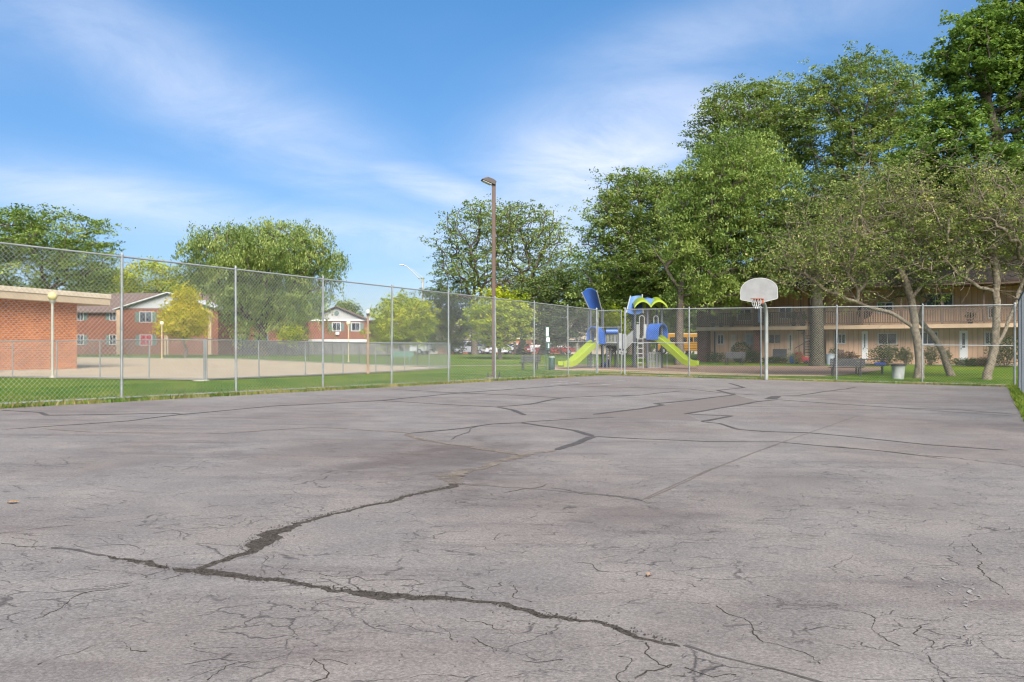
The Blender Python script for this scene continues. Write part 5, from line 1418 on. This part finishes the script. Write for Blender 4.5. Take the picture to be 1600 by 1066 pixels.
# ------------------------------------------------------------------ trees
def tubes_from_tree(pos, par, rad, ns=6):
    pos = np.asarray(pos, float); par = np.asarray(par); rad = np.asarray(rad); n = len(pos)
    d_in = np.zeros((n, 3)); has = par >= 0
    d_in[has] = pos[has] - pos[par[has]]
    main = -np.ones(n, int); best = np.zeros(n)
    for i in range(n):
        p = par[i]
        if p >= 0 and rad[i] > best[p]: best[p] = rad[i]; main[p] = i
    d = d_in.copy(); mm = main >= 0
    d[mm] += pos[main[mm]] - pos[mm]
    L = np.linalg.norm(d, axis=1); L[L < 1e-9] = 1; d /= L[:, None]
    def frame(dd):
        ref = np.tile(np.array([.13, .97, .2]), (len(dd), 1)); a = np.cross(dd, ref); a /= np.maximum(1e-9, np.linalg.norm(a, axis=1))[:, None]
        return a, np.cross(dd, a)
    ang = np.arange(ns) * 2 * math.pi / ns
    def rings(P, dd, r):
        a, b = frame(dd)
        return P[:, None, :] + (a[:, None, :] * np.cos(ang)[None, :, None] + b[:, None, :] * np.sin(ang)[None, :, None]) * r[:, None, None]
    R = rings(pos, d, rad)
    V = [R.reshape(-1, 3)]; base = n * ns
    ch = np.where(has)[0]
    ismain = main[par[ch]] == ch
    side = ch[~ismain]
    start = np.zeros(n, int)
    start[ch[ismain]] = par[ch[ismain]] * ns
    if len(side):
        dd = d_in[side] / np.maximum(1e-9, np.linalg.norm(d_in[side], axis=1))[:, None]
        R2 = rings(pos[par[side]], dd, np.minimum(rad[side] * 1.15, rad[par[side]]))
        V.append(R2.reshape(-1, 3)); start[side] = base + np.arange(len(side)) * ns
    k = np.arange(ns); k2 = (k + 1) % ns
    FQ = np.stack([start[ch][:, None] + k, start[ch][:, None] + k2, (ch * ns)[:, None] + k2, (ch * ns)[:, None] + k], 2).reshape(-1, 4)
    return np.concatenate(V), FQ
def leaf_quads(C, rs, size, asp, up, droop):
    n = len(C)
    nor = rs.normal(0, 1, (n, 3)); nor /= np.linalg.norm(nor, axis=1)[:, None]
    nor[:, 2] = np.abs(nor[:, 2]); nor += np.array([0, 0, up]); nor /= np.linalg.norm(nor, axis=1)[:, None]
    a = rs.normal(0, 1, (n, 3)); a -= nor * (a * nor).sum(1)[:, None]; a += np.array([0, 0, -droop]); a /= np.maximum(1e-6, np.linalg.norm(a, axis=1))[:, None]
    b = np.cross(nor, a); b /= np.maximum(1e-6, np.linalg.norm(b, axis=1))[:, None]
    s = size * rs.uniform(.6, 1.35, n)[:, None]
    w = s * asp
    V = np.stack([C - a * s * .5, C + b * w * .5 - a * s * .08, C + a * s * .5, C - b * w * .5 - a * s * .08], 1).reshape(-1, 3)
    FQ = np.arange(n * 4).reshape(n, 4)
    return V, FQ
def tree(name, label, px, Z, ells, trunk_r, fork, nclump, per, size, lm, bark=BARK, cr=.8, flat=.5, asp=.45, up=.7, droop=.2, shell=.55, seed=1, cat='tree', group=None, rtip=.018, trunk=None, twig=0, exx=2.3, base=None, sag=0.0, forkpx=None, lift=.25, subd=0, limbs=()):
    rs = np.random.RandomState(seed)
    bx = X(px, Z); bz = G(bx, Z)
    if base is not None: bx, Z0b, bz = base
    root = thing(name, label, cat, (bx, Z, bz), group=group)
    # clump centres inside the crown ellipsoids
    E = []
    for e in ells:
        cx, cy, rx, ry = e[:4]; dz = e[4] if len(e) > 4 else 0
        E.append((np.array([X(cx, Z), Z + dz, zz(cy, Z)]), np.array([rx * Z / F, rx * Z / F * .85, ry * Z / F])))
    vol = np.array([np.prod(r) ** .8 for _, r in E]); vol /= vol.sum()
    C = []
    tries = 0
    dmin = cr * .75
    while len(C) < nclump and tries < nclump * 14:
        tries += 1
        c, r = E[rs.choice(len(E), p=vol)]
        v = rs.normal(0, 1, 3); v /= np.linalg.norm(v)
        rad = rs.rand() ** (1 / 3.0) if rs.rand() > shell else rs.uniform(.72, 1.0)
        p = c + v * r * rad
        if p[2] < bz + .8: continue
        if C and np.min(np.sum((np.array(C) - p) ** 2, 1)) < dmin * dmin: continue
        C.append(p)
    C = np.array(C)
    cc = C.mean(0)
    # skeleton
    pos = []; par = []; plen = []
    b0 = np.array([bx, Z, bz - .1])
    if trunk is not None: pts = [b0] + [np.array([X(a, Z), Z + (t[0] if t else 0), zz(b_, Z)]) for a, b_, *t in trunk]
    else:
        top = np.array([bx + (cc[0] - bx) * .45, Z + (cc[1] - Z) * .3, bz + fork])
        pts = [b0, b0 + (top - b0) * .5 + rs.normal(0, .08, 3) * (1, 1, 0), top]
    prev = -1; k0 = 0
    for i, p in enumerate(pts):
        if i == 0:
            pos.append(p); par.append(-1); plen.append(0); prev = 0
        else:
            q = pts[i - 1]; m = max(3, int(np.linalg.norm(p - q) / .45))
            for j in range(1, m + 1):
                t = j / m; w = q + (p - q) * t + rs.normal(0, .02, 3)
                pos.append(w); par.append(prev); plen.append(plen[prev] + np.linalg.norm(w - pos[prev])); prev = len(pos) - 1
    nmain = len(pos); limb_nodes = []
    for lb in limbs:
        lp = [np.array([X(a, Z), Z + (t[0] if t else 0), zz(b_, Z)]) for a, b_, *t in lb]
        pr = int(np.argmin(np.linalg.norm(np.array(pos) - lp[0], axis=1))); q = pos[pr]
        for p in lp[1:]:
            m = max(3, int(np.linalg.norm(p - q) / .35))
            for j in range(1, m + 1):
                w = q + (p - q) * j / m + rs.normal(0, .03, 3)
                pos.append(w); par.append(pr); plen.append(plen[pr] + .5 * np.linalg.norm(w - pos[pr])); pr = len(pos) - 1
            q = p
        limb_nodes.append(len(pos))
    ntr0 = len(pos) if limbs else 0
    ntr = nmain; firstok = int(ntr * .55) if trunk is None else int(ntr * .4)
    f = pos[nmain - 1]
    order = np.argsort(np.linalg.norm(C - f, axis=1))
    tips = []
    for ci in order:
        q = C[ci]; P = np.array(pos[firstok:]); D = np.linalg.norm(P - q, axis=1)
        cost = D + .28 * np.array(plen[firstok:]) + 1.2 * np.maximum(0, P[:, 2] - q[2] - .3 * (1 + sag * 3))
        j = int(np.argmin(cost)) + firstok
        p = pos[j]; d = D[j - firstok]; m = max(2, int(d / (.45 if Z < 55 else .7)))
        dirp = p - pos[par[j]] if par[j] >= 0 else np.array([0, 0, 1.])
        dirp = dirp / max(1e-6, np.linalg.norm(dirp))
        ctrl = p + dirp * d * .28 + np.array([0, 0, d * lift]) + (q - p) * .2 + rs.normal(0, .07, 3) * d
        pr = j
        for t in np.linspace(0, 1, m + 1)[1:]:
            w = (1 - t) ** 2 * p + 2 * t * (1 - t) * ctrl + t * t * q + rs.normal(0, .018 * min(d, 3), 3) * (t < .99)
            pos.append(w); par.append(pr); plen.append(plen[pr] + np.linalg.norm(w - pos[pr])); pr = len(pos) - 1
        tips.append(pr)
    centers = [(C[ci], cr) for ci in order]
    for _ in range(twig):
        j = rs.randint(ntr, len(pos)); q = pos[j]; e = rs.normal(0, 1, 3); e /= np.linalg.norm(e); e[2] = e[2] * .6 + .1
        L = rs.uniform(.4, 1.5); pr = j; w = q.copy(); m = 3
        for _k in range(m):
            e = e + rs.normal(0, .25, 3); e /= np.linalg.norm(e); w = w + e * L / m
            pos.append(w.copy()); par.append(pr); plen.append(plen[pr] + L / m); pr = len(pos) - 1
    n = len(pos); cnt = np.zeros(n); par_a = np.array(par)
    kids = np.bincount(par_a[par_a >= 0], minlength=n)
    cnt[kids == 0] = 1
    for i in range(n - 1, 0, -1): cnt[par_a[i]] += cnt[i]
    rad = rtip * cnt ** (1 / exx)
    rad = np.maximum(rad * 1.0, rtip)
    sc = trunk_r / rad[min(ntr - 1, n - 1)]
    rad = np.where(rad > rtip * 1.6, rad * (1 + (sc - 1) * np.clip((rad - rtip) / (rad.max() - rtip), 0, 1) ** .8), rad)
    rad = np.minimum(rad, trunk_r * .45)
    rad[:ntr] = trunk_r * np.linspace(1.1, .84, ntr)
    a0 = ntr
    for a1 in limb_nodes:
        rad[a0:a1] = np.maximum(np.minimum(rad[a0:a1], trunk_r * .5), trunk_r * np.linspace(.36, .11, a1 - a0)); a0 = a1
    flare = np.linspace(0, 1, ntr); rad[:ntr] *= 1 + .3 * np.exp(-flare * ntr * .45 / .5)
    V, FQ = tubes_from_tree(pos, par_a, rad, 8 if Z < 55 else 6)
    npmesh('trunk', V, FQ, bark, root, smooth=True)
    # leaves
    L = []; T = []
    for (c, r0) in centers:
        m = max(3, int(per * rs.uniform(.55, 1.4)))
        r0 = r0 * rs.uniform(.75, 1.25)
        if subd:
            sub = rs.normal(0, .62, (subd, 3)) * (r0, r0, r0 * flat); idx = rs.randint(0, subd, m)
            o = sub[idx] + rs.normal(0, .24, (m, 3)) * (r0, r0, r0 * flat * .9)
        else:
            o = rs.normal(0, .55, (m, 3)) * (r0, r0, r0 * flat)
        o[:, 2] -= sag * (o[:, 0] ** 2 + o[:, 1] ** 2) / max(r0, .1)
        L.append(c + o); T.append(np.clip(rs.uniform(.15, .85) + rs.normal(0, .16, m), 0, 1))
    L = np.concatenate(L); T = np.concatenate(T)
    V, FQ = leaf_quads(L, rs, size, asp, up, droop)
    npmesh('crown', V, FQ, lm, root, attr=T)
    return root
LOC = leafmat('locust_leaf', (0.145, 0.205, 0.058), (0.34, 0.40, 0.12), (0.43, 0.46, 0.16))
LOCB = leafmat('bright_locust_leaf', (0.145, 0.215, 0.050), (0.29, 0.36, 0.09), (0.38, 0.43, 0.13))
LOCD = leafmat('dark_tree_leaf', (0.11, 0.155, 0.048), (0.22, 0.265, 0.085))
MAPL = leafmat('maple_leaf', (0.125, 0.205, 0.048), (0.255, 0.345, 0.085), (0.34, 0.42, 0.12))
YEL = leafmat('yellow_leaf', (0.58, 0.47, 0.03), (0.45, 0.45, 0.03), (0.60, 0.40, 0.06), trans=.45)
YGR = leafmat('yellow_green_leaf', (0.32, 0.39, 0.025), (0.50, 0.51, 0.034), (0.58, 0.50, 0.045))
DRYL = leafmat('sparse_olive_leaf', (0.165, 0.215, 0.055), (0.31, 0.34, 0.10), (0.46, 0.38, 0.15))
RUST = leafmat('rust_leaf', (0.248, 0.132, 0.070), (0.186, 0.139, 0.054))
HEDGE = leafmat('hedge_leaf', (0.026, 0.054, 0.017), (0.054, 0.090, 0.024))
lg = 'locust trees round the court'
tree('locust_tree', 'broad domed locust tree with open dark limbs behind the orange brick building', 70, 75, [(60, 372, 115, 42), (115, 412, 66, 44), (-20, 385, 90, 46), (55, 425, 110, 36), (10, 350, 60, 26), (150, 440, 34, 30)], .34, 3.2, 330, 136, .26, LOCB, cr=1.05, flat=.42, seed=11, rtip=.03, shell=.7, subd=7)
tree('yellow_green_tree', 'loose yellow green tree showing above the pale gabled roof of the long house', 232, 108, [(232, 437, 44, 30), (205, 455, 30, 22), (262, 448, 26, 22)], .25, 3, 70, 95, .42, YGR, cr=1.2, flat=.6, seed=12, rtip=.03)
tree('weeping_tree', 'large dense domed green tree with hanging foliage in front of the brick houses', 412, 76, [(405, 395, 112, 44), (335, 402, 55, 42), (478, 415, 52, 60), (415, 445, 84, 58), (375, 465, 38, 50), (455, 478, 48, 40), (390, 500, 36, 28), (430, 372, 60, 26)], .42, 3.0, 420, 186, .26, LOC, cr=1.1, flat=.75, droop=1.3, asp=.35, seed=13, rtip=.03, sag=.35, shell=.6, subd=6)
tree('yellow_tree', 'small round bright yellow tree in front of the pale gabled house', 288, 71, [(287, 497, 34, 28), (290, 466, 18, 14), (268, 510, 18, 16), (308, 505, 16, 20), (255, 498, 8, 12)], .14, 1.2, 110, 120, .24, YEL, cr=.55, flat=.8, up=.2, seed=14, rtip=.02, shell=.5)
tree('small_green_bush', 'small bright green bush under the weeping tree beside the orange brick wing', 457, 74, [(458, 523, 13, 12), (448, 528, 10, 8)], .06, .5, 26, 80, .25, YGR, cr=.55, flat=.8, seed=15, rtip=.02, cat='bush')
tree('green_tree', 'green tree top showing behind the white gabled house', 541, 140, [(541, 484, 16, 11), (552, 492, 10, 8)], .2, 5, 30, 121, .45, LOC, cr=1.1, flat=.7, seed=16, rtip=.03)
tree('yellow_green_tree', 'round yellow green tree at the low fence below the street lamp', 628, 76, [(628, 503, 44, 36), (603, 518, 24, 24), (652, 505, 22, 30), (625, 478, 28, 14)], .16, 1.8, 170, 120, .26, YGR, cr=.8, flat=.65, seed=17, rtip=.02, subd=5)
tree('dark_green_tree', 'dark green tree between the two yellow green trees', 703, 95, [(700, 508, 38, 44), (690, 480, 34, 30), (672, 500, 20, 34), (715, 470, 26, 20)], .26, 2, 170, 148, .28, LOCD, cr=1.1, flat=.65, seed=18, rtip=.03, subd=5)
tree('locust_tree', 'tall open locust tree with visible dark limbs left of the brown light pole', 742, 88, [(745, 360, 56, 46), (705, 398, 34, 34), (772, 345, 44, 34), (700, 430, 28, 22), (735, 420, 56, 34), (765, 400, 40, 40), (725, 455, 40, 22)], .34, 4.5, 270, 58, .27, LOC, cr=1.0, flat=.34, seed=19, rtip=.035, shell=.75, subd=6, exx=2.1)
tree('locust_tree', 'tall open locust tree with visible dark limbs right of the brown light pole', 812, 90, [(830, 362, 56, 46), (862, 392, 44, 44), (805, 345, 40, 34), (888, 420, 24, 40), (812, 415, 40, 36), (845, 430, 50, 30)], .34, 4.5, 270, 58, .27, LOC, cr=1.0, flat=.34, seed=20, rtip=.035, shell=.75, subd=6, exx=2.1)
tree('rusty_tree', 'small reddish brown tree showing behind the yellow green tree at the light pole', 805, 112, [(800, 448, 30, 18), (780, 455, 20, 14), (818, 468, 26, 18)], .2, 4, 60, 70, .38, RUST, cr=1.1, flat=.6, seed=21, rtip=.03)
tree('yellow_green_tree', 'round yellow green tree directly behind the brown light pole', 782, 66, [(780, 500, 44, 34), (757, 492, 24, 26), (803, 488, 24, 28), (780, 470, 28, 16), (775, 522, 30, 18)], .15, 1.8, 170, 125, .24, YGR, cr=.72, flat=.65, seed=22, rtip=.02, subd=5)
tree('dark_green_tree', 'dark spreading tree with a thick trunk behind the pet waste post', 848, 84, [(850, 480, 52, 44), (880, 460, 40, 44), (830, 500, 30, 34), (900, 490, 30, 40), (870, 520, 40, 22)], .42, 3, 260, 148, .26, LOCD, cr=1.05, flat=.6, seed=23, rtip=.03, subd=5)
tree('locust_tree', 'large dense locust tree rising behind the playground roof panels', 1006, 70, [(1000, 325, 72, 58), (955, 380, 46, 72), (1050, 330, 62, 62), (1000, 420, 84, 44), (930, 440, 30, 50), (1050, 400, 60, 50), (1110, 400, 40, 50), (985, 290, 40, 26)], .50, 4.2, 460, 170, .25, LOC, cr=1.05, flat=.5, seed=24, rtip=.035, shell=.6, subd=6, trunk=[(1008, 500), (1012, 455), (1016, 425)])
tree('locust_tree', 'bright feathery locust tree with a forked dark trunk behind the right slide', 1062, 55.5, [(1135, 455, 50, 24), (1190, 430, 40, 26), (1150, 300, 84, 74), (1110, 380, 66, 70), (1175, 370, 70, 74), (1085, 330, 46, 70), (1105, 440, 50, 44), (1150, 235, 56, 28), (1215, 320, 44, 60)], .27, 4.0, 520, 178, .21, LOCB, cr=1.0, flat=.55, droop=.7, asp=.38, seed=25, rtip=.025, sag=.15, shell=.6, subd=6, trunk=[(1062, 500), (1064, 455), (1070, 425)], limbs=[[(1064, 450), (1040, 420), (1020, 385)], [(1066, 445), (1095, 415), (1120, 375)]])
tree('locust_tree', 'tall locust tree rising behind the bright feathery one', 1180, 86, [(1160, 186, 74, 56), (1120, 225, 46, 52), (1205, 175, 56, 52), (1180, 240, 80, 60), (1230, 230, 50, 60)], .40, 9, 340, 147, .30, LOC, cr=1.15, flat=.45, seed=26, rtip=.035, shell=.65, subd=6)
tree('locust_tree', 'tallest open locust tree in the middle of the right hand trees', 1345, 80, [(1345, 150, 90, 62), (1310, 200, 70, 64), (1395, 200, 66, 76), (1290, 150, 40, 36), (1350, 250, 80, 60), (1420, 160, 34, 50)], .42, 9, 380, 141, .29, LOC, cr=1.15, flat=.42, seed=27, rtip=.035, shell=.7, subd=6)
tree('maple_tree', 'big dark green maple leaning in at the top right, with a pale bare limb', 1610, 49, [(1535, 85, 74, 62), (1600, 50, 84, 84), (1485, 200, 52, 44), (1620, 190, 70, 90), (1510, 150, 40, 34), (1455, 240, 54, 26), (1560, 260, 70, 36), (1500, 130, 40, 50), (1650, 100, 70, 100)], .34, 6, 470, 174, .20, MAPL, cr=.8, flat=.6, asp=.8, seed=28, rtip=.022, shell=.6, subd=5, trunk=[(1608, 420), (1590, 300), (1562, 225), (1545, 170), (1532, 120)])
tree('dark_green_tree', 'dark green tree filling the gap behind the apartment roof, below the tallest locust', 1300, 88, [(1290, 350, 90, 70), (1240, 400, 60, 50), (1350, 380, 90, 60), (1420, 340, 60, 70)], .4, 5, 330, 148, .40, LOCD, cr=1.2, flat=.6, seed=29, rtip=.035, subd=5)
tree('dark_green_tree', 'dark green tree behind the right end of the apartment roof, below the maple', 1530, 84, [(1490, 340, 70, 70), (1560, 330, 90, 80), (1600, 420, 70, 70), (1530, 420, 80, 50)], .4, 5, 330, 148, .40, LOCD, cr=1.2, flat=.6, seed=30, rtip=.035, subd=5)
tree('green_tree', 'mid green tree crown just above the bare twigs, left of the maple', 1440, 58, [(1455, 290, 60, 34), (1420, 310, 50, 30), (1490, 320, 40, 30)], .2, 7, 150, 121, .26, MAPL, cr=.85, flat=.6, asp=.7, seed=31, rtip=.025, subd=5)
tree('broad_tree', 'broad old tree with a thick dark trunk in front of the apartment balcony', 1277, 53, [(1285, 365, 84, 60), (1235, 390, 60, 44), (1330, 400, 60, 44), (1275, 310, 60, 40)], .40, 5.5, 170, 81, .24, LOCD, bark=M('shaded_green_bark', (.030, .027, .018), .9, .3, 6, col2=(.065, .058, .038), bump=.7, bscale=14), cr=.9, flat=.5, seed=32, rtip=.03, subd=5, trunk=[(1276, 500), (1276, 420), (1282, 370)])  # bark colour darkened and greened to hold the trunk's shade
tree('gnarled_tree', 'gnarled pale barked tree with sparse olive leaves right of the backboard', 1436, 36.9, [(1305, 448, 52, 20), (1330, 385, 88, 56), (1395, 315, 78, 62), (1265, 400, 70, 34), (1440, 370, 60, 64), (1375, 285, 52, 36), (1230, 430, 36, 22), (1300, 340, 60, 44)], .185, 2.6, 470, 52, .12, DRYL, bark=PALEBARK, cr=.62, flat=.7, asp=.5, up=.3, seed=33, rtip=.0055, shell=.5, subd=3, trunk=[(1437, 555), (1431, 515), (1424, 470), (1412, 430)], limbs=[[(1430, 512), (1402, 493), (1365, 482), (1325, 468), (1285, 450), (1258, 428)], [(1424, 470), (1445, 440), (1470, 400)]], twig=1500, exx=2.15, lift=.18)
tree('gnarled_tree', 'gnarled pale barked tree leaning right in the far right corner beyond the fence', 1541, 35.8, [(1560, 335, 84, 66), (1500, 370, 64, 52), (1605, 380, 50, 64), (1545, 290, 60, 34), (1470, 420, 36, 30)], .175, 2.4, 390, 52, .12, DRYL, bark=PALEBARK, cr=.62, flat=.7, asp=.5, up=.3, seed=34, rtip=.0055, shell=.5, subd=3, trunk=[(1546, 575), (1554, 548), (1557, 505), (1556, 440), (1553, 385)], limbs=[[(1552, 552), (1570, 515), (1588, 470), (1606, 420), (1612, 380)], [(1556, 455), (1530, 448), (1500, 430), (1478, 408)]], twig=1200, exx=2.15, lift=.18)
tree('leaning_tree', 'slender crooked tree trunk between the two gnarled trees, leaning left', 1487, 39.3, [(1420, 440, 44, 26), (1385, 455, 30, 18), (1455, 450, 24, 20)], .15, 2, 70, 22, .12, DRYL, bark=PALEBARK, cr=.5, flat=.7, asp=.5, up=.3, seed=35, rtip=.009, subd=3, trunk=[(1478, 565), (1470, 545), (1455, 520), (1435, 500)], twig=160)
tree('dark_green_tree', 'dark trees low behind the playground roof panels', 985, 98, [(985, 462, 70, 40), (935, 484, 34, 26), (1040, 465, 46, 34)], .35, 3, 260, 135, .42, LOCD, cr=1.2, flat=.6, seed=36, rtip=.035, subd=5)
tree('yellow_green_tree', 'small yellow green tree seen through the left end of the playground structure', 948, 84, [(950, 500, 26, 22), (935, 512, 14, 16), (965, 520, 16, 20)], .12, 1.2, 60, 90, .28, YGR, cr=.75, flat=.7, seed=37, rtip=.02)
tree('dark_green_tree', 'dark green tree above the long brown roof, left of the yellow green crown', 168, 112, [(168, 452, 42, 34), (140, 470, 30, 26), (300, 455, 40, 26), (330, 470, 30, 22)], .3, 3, 150, 135, .46, LOCD, cr=1.3, flat=.6, seed=38, rtip=.035, subd=5)
tree('dark_green_tree', 'dark low trees between the school bus and the apartment wall', 1075, 128, [(1060, 505, 60, 36), (1110, 495, 50, 40), (1010, 520, 30, 20)], .35, 3, 200, 121, .55, LOCD, cr=1.5, flat=.6, seed=39, rtip=.04, subd=5)

# ------------------------------------------------------------------ shrubs
def shrub(label, px, n, w, h, lm=HEDGE, d=.7, per=420, size=.12, seed=1, name='shrub', pos=None, clip=False):
    if pos is None: c = W3_(S_(px, n), n, 0)
    else: c = Vector((pos[0], pos[1], 0))
    z = G(c.x, c.y); rs = np.random.RandomState(seed)
    root = thing(name, label, 'shrub', (c.x, c.y, z))
    v = rs.normal(0, 1, (per, 3)); v /= np.linalg.norm(v, axis=1)[:, None]
    rr = (rs.uniform(.80, 1.02, per) if clip else rs.rand(per) ** .4)[:, None]
    k = rs.randint(0, 9, per); bump = rs.uniform(.8, 1.15, 9)[k][:, None]
    p = v * rr * bump * np.array([w / 2, d / 2, h / 2]) + np.array([c.x, c.y, z + h * .5])
    p[:, 2] = np.maximum(p[:, 2], z + .03)
    V, FQ = leaf_quads(p, rs, size, .55, .4, .1)
    npmesh('foliage', V, FQ, lm, root, attr=np.clip(rs.normal(.5, .25, per), 0, 1))
    mb = MB()
    for i in range(7):
        a = i * .9; e = Vector((c.x + math.cos(a) * w * .3, c.y + math.sin(a) * d * .3, z + h * .75)); mb.tube([(c.x + .04 * math.cos(a), c.y + .04 * math.sin(a), z - .03), e], [.025, .01], 5)
    mb.build('stem', BARK, root)
shrub('round clipped dark bush on a short stem below the curtained white window', 1158, 1.6, 1.35, 1.5, seed=1, per=1400, d=1.2, clip=True, name='clipped_bush')
shrub('low spreading dark shrub at the left brick end wall of the apartments', 1118, 2.0, 1.9, .8, seed=2, per=800, d=1.2)
shrub('low dark shrub beside the brick pier, left of the hoop pole', 1177, 2.0, 1.2, .95, seed=3, per=700, d=1.1)
shrub('low dark hedge under the broad dark window', 1211, 2.1, 2.3, .5, seed=4, per=900, d=.7, name='hedge')
shrub('pale flowering plant in front of the cream glazed door', 1237, 2.0, .9, .8, lm=leafmat('pale_plant_leaf', (.10, .16, .07), (.22, .28, .18)), seed=5, per=320)
shrub('green shrub at the foot of the spiral stair', 1247, 2.2, .8, .9, seed=6, per=420, lm=LOCD)
shrub('tall loose dark shrub behind the storage tub', 1302, 1.6, .8, 1.2, seed=7, per=420)
shrub('dark shrub with reddish leaves under the small barred window', 1326, 1.7, 1.6, .95, seed=8, per=800, lm=leafmat('dark_red_leaf', (.06, .035, .025), (.10, .055, .03)))
shrub('large round dark bush right of the white door, behind the trash can', 1385, 1.8, 2.5, 1.45, seed=9, per=2200, d=1.7)
shrub('dark upright shrub between the large bush and the pale leaning trunk', 1415, 1.5, 1.0, 1.25, seed=10, per=700)
shrub('dark shrub right of the pale leaning trunk, under the wide window', 1454, 1.4, 1.2, 1.35, seed=11, per=800)
shrub('small dark shrub behind the slender crooked trunk', 1478, 1.3, .8, 1.2, seed=12, per=500)
shrub('long low dark hedge in front of the white door at the far right', 1515, 1.9, 3.0, .55, seed=13, per=1300, d=.8, name='hedge')
shrub('high dark hedge closing the right end behind the leaning gnarled tree', 1572, 1.6, 2.6, 2.0, seed=14, per=2200, d=1.5, name='hedge')
shrub('low reddish brown plant by the brown step', 1536, 1.6, 1.4, .6, seed=15, per=420, lm=leafmat('reddish_plant_leaf', (.13, .06, .04), (.18, .10, .05)))
def potplant(px, w, h, label, seed, lm=HEDGE):
    c = W3_(S_(px, .95), .95, 2.6 + .17); rs = np.random.RandomState(seed)
    root = thing('balcony_plant', label, 'plant', tuple(c))
    mb = MB(); mb.lathe(tuple(c), [(.13, 0), (.18, .3), (.2, .3), (.19, .26)], 12); mb.build('pot', DKMETAL, root, smooth=True)
    p = rs.normal(0, .42, (340, 3)) * (w / 2, w / 2.4, h / 2) + np.array(c) + np.array([0, 0, .3 + h / 2])
    V, FQ = leaf_quads(p, rs, .12, .5, .4, .2); npmesh('foliage', V, FQ, lm, root, attr=rs.rand(340))
potplant(1114, .95, .7, 'dark bushy plant at the left end of the balcony', 1)
potplant(1127, .8, .9, 'green plant second from the left end of the balcony', 2, LOCD)
potplant(1143, .8, .6, 'dark low plant on the balcony left of the upper window', 3)
potplant(1199, .6, .8, 'dark upright plant on the balcony just right of the hoop pole', 4)
potplant(1240, 1.0, .8, 'large dark plant on the balcony above the cream glazed door', 5)
potplant(1255, .8, .6, 'dark plant on the balcony next to the spiral stair', 6)
potplant(1516, .7, .5, 'dark plant hanging over the balcony right of the wide upper window', 7)

# ------------------------------------------------------------------ grass blades and weeds
def blades(name, label, pts, hts, rs, mat, wdt=.012):
    n = len(pts); a = rs.uniform(0, 6.283, n); lean = rs.normal(0, .35, (n, 2)) * hts[:, None]
    dx = np.stack([np.cos(a), np.sin(a), np.zeros(n)], 1) * (wdt * rs.uniform(.7, 1.4, n))[:, None]
    mid = pts + np.stack([lean[:, 0] * .35, lean[:, 1] * .35, hts * .6], 1); tip = pts + np.stack([lean[:, 0], lean[:, 1], hts], 1)
    V = np.stack([pts - dx, pts + dx, mid + dx * .7, tip, mid - dx * .7], 1).reshape(-1, 3)
    FQ = np.arange(n * 5).reshape(n, 5)
    x, y = pts[:, 0], pts[:, 1]
    pat = np.sin(1.1 * x + 2 * np.sin(.7 * y)) * np.sin(.9 * y + 1.7 * np.sin(.8 * x + 1)) * .3 + np.sin(3.1 * x + 1.3 * y + np.sin(2.3 * y)) * .14
    o = npmesh(name, V, FQ, mat, attr=np.clip(.5 + pat + rs.normal(0, .22, n), 0, 1)); return tag(o, label, 'grass', kind='stuff')
GBL = leafmat('grass_blade', (0.075, 0.165, 0.010), (0.19, 0.255, 0.024), (0.29, 0.26, 0.08), trans=.3)
GDRY = leafmat('dry_grass_blade', (0.108, 0.168, 0.030), (0.276, 0.228, 0.090), (0.336, 0.264, 0.120), trans=.25)
def scatter(rs, n, u0, u1, v0, v1, ok=None):
    u = rs.uniform(u0, u1, n); v = rs.uniform(v0, v1, n)
    x = P0[0] + u * UX + v * VX; y = P0[1] + u * UY + v * VY
    m = (y > 5) & (np.abs(x / np.maximum(y, .1)) < .68)
    x, y = x[m], y[m]
    return np.stack([x, y, np.array([G(a, b_) for a, b_ in zip(x, y)])], 1)
rs = np.random.RandomState(4)
pl = scatter(rs, 60000, -7.5, .55, -4, 30)
# keep the blades off the concrete pad
side = (pl[:, 0] - A_[0]) * DPy - (pl[:, 1] - A_[1]) * DPx; dep = (pl[:, 0] - A_[0]) * LPx + (pl[:, 1] - A_[1]) * LPy
front_ = (pl[:, 0] - A_[0]) * DPx + (pl[:, 1] - A_[1]) * DPy
pl = pl[~((side < .2) & (front_ > -.4))]
blades('grass', 'mown grass between the court fence and the concrete pad', pl, rs.uniform(.035, .085, len(pl)), rs, GBL)
pf = scatter(rs, 42000, -4, 21, 24.2, 31)
blades('grass', 'mown grass beyond the far court fence', pf, rs.uniform(.03, .075, len(pf)), rs, GBL)
pr_ = np.concatenate([scatter(rs, 5000, -.05, .72, -4, 24.2), scatter(rs, 4500, 0, 16.6, 24.0, 24.75)])
blades('ragged_grass', 'ragged dry grass fringe along the court edge under the fences', pr_, rs.uniform(.04, .13, len(pr_)), rs, GDRY, .014)
pw = scatter(rs, 5000, 16.45, 17.3, 6, 24.6)
blades('weeds', 'bright weeds along the right edge of the court under the dark fence', pw, rs.uniform(.05, .14, len(pw)), rs, leafmat('weed_leaf', (.12, .20, .02), (.22, .26, .04)), .022)

# ------------------------------------------------------------------ far wood on the horizon
def far_wood():
    rs = np.random.RandomState(8); C = []
    for i in range(210):
        x = -120 + i * .98; y = 158 + rs.uniform(-5, 5); h = rs.uniform(3.5, 7.5); m = 75
        o = rs.normal(0, .42, (m, 3)) * (2.2, 2.0, h * .45); o[:, 2] = np.abs(o[:, 2] + h * .45); C.append(np.array([x, y, G(x, y)]) + o)
    C = np.concatenate(C); V, FQ = leaf_quads(C, rs, .95, .6, .4, .2)
    o = npmesh('distant_trees', V, FQ, LOCD, attr=np.clip(rs.normal(.5, .25, len(C)), 0, 1))
    tag(o, 'far line of dark trees beyond the parking lot', 'trees', kind='stuff')
far_wood()
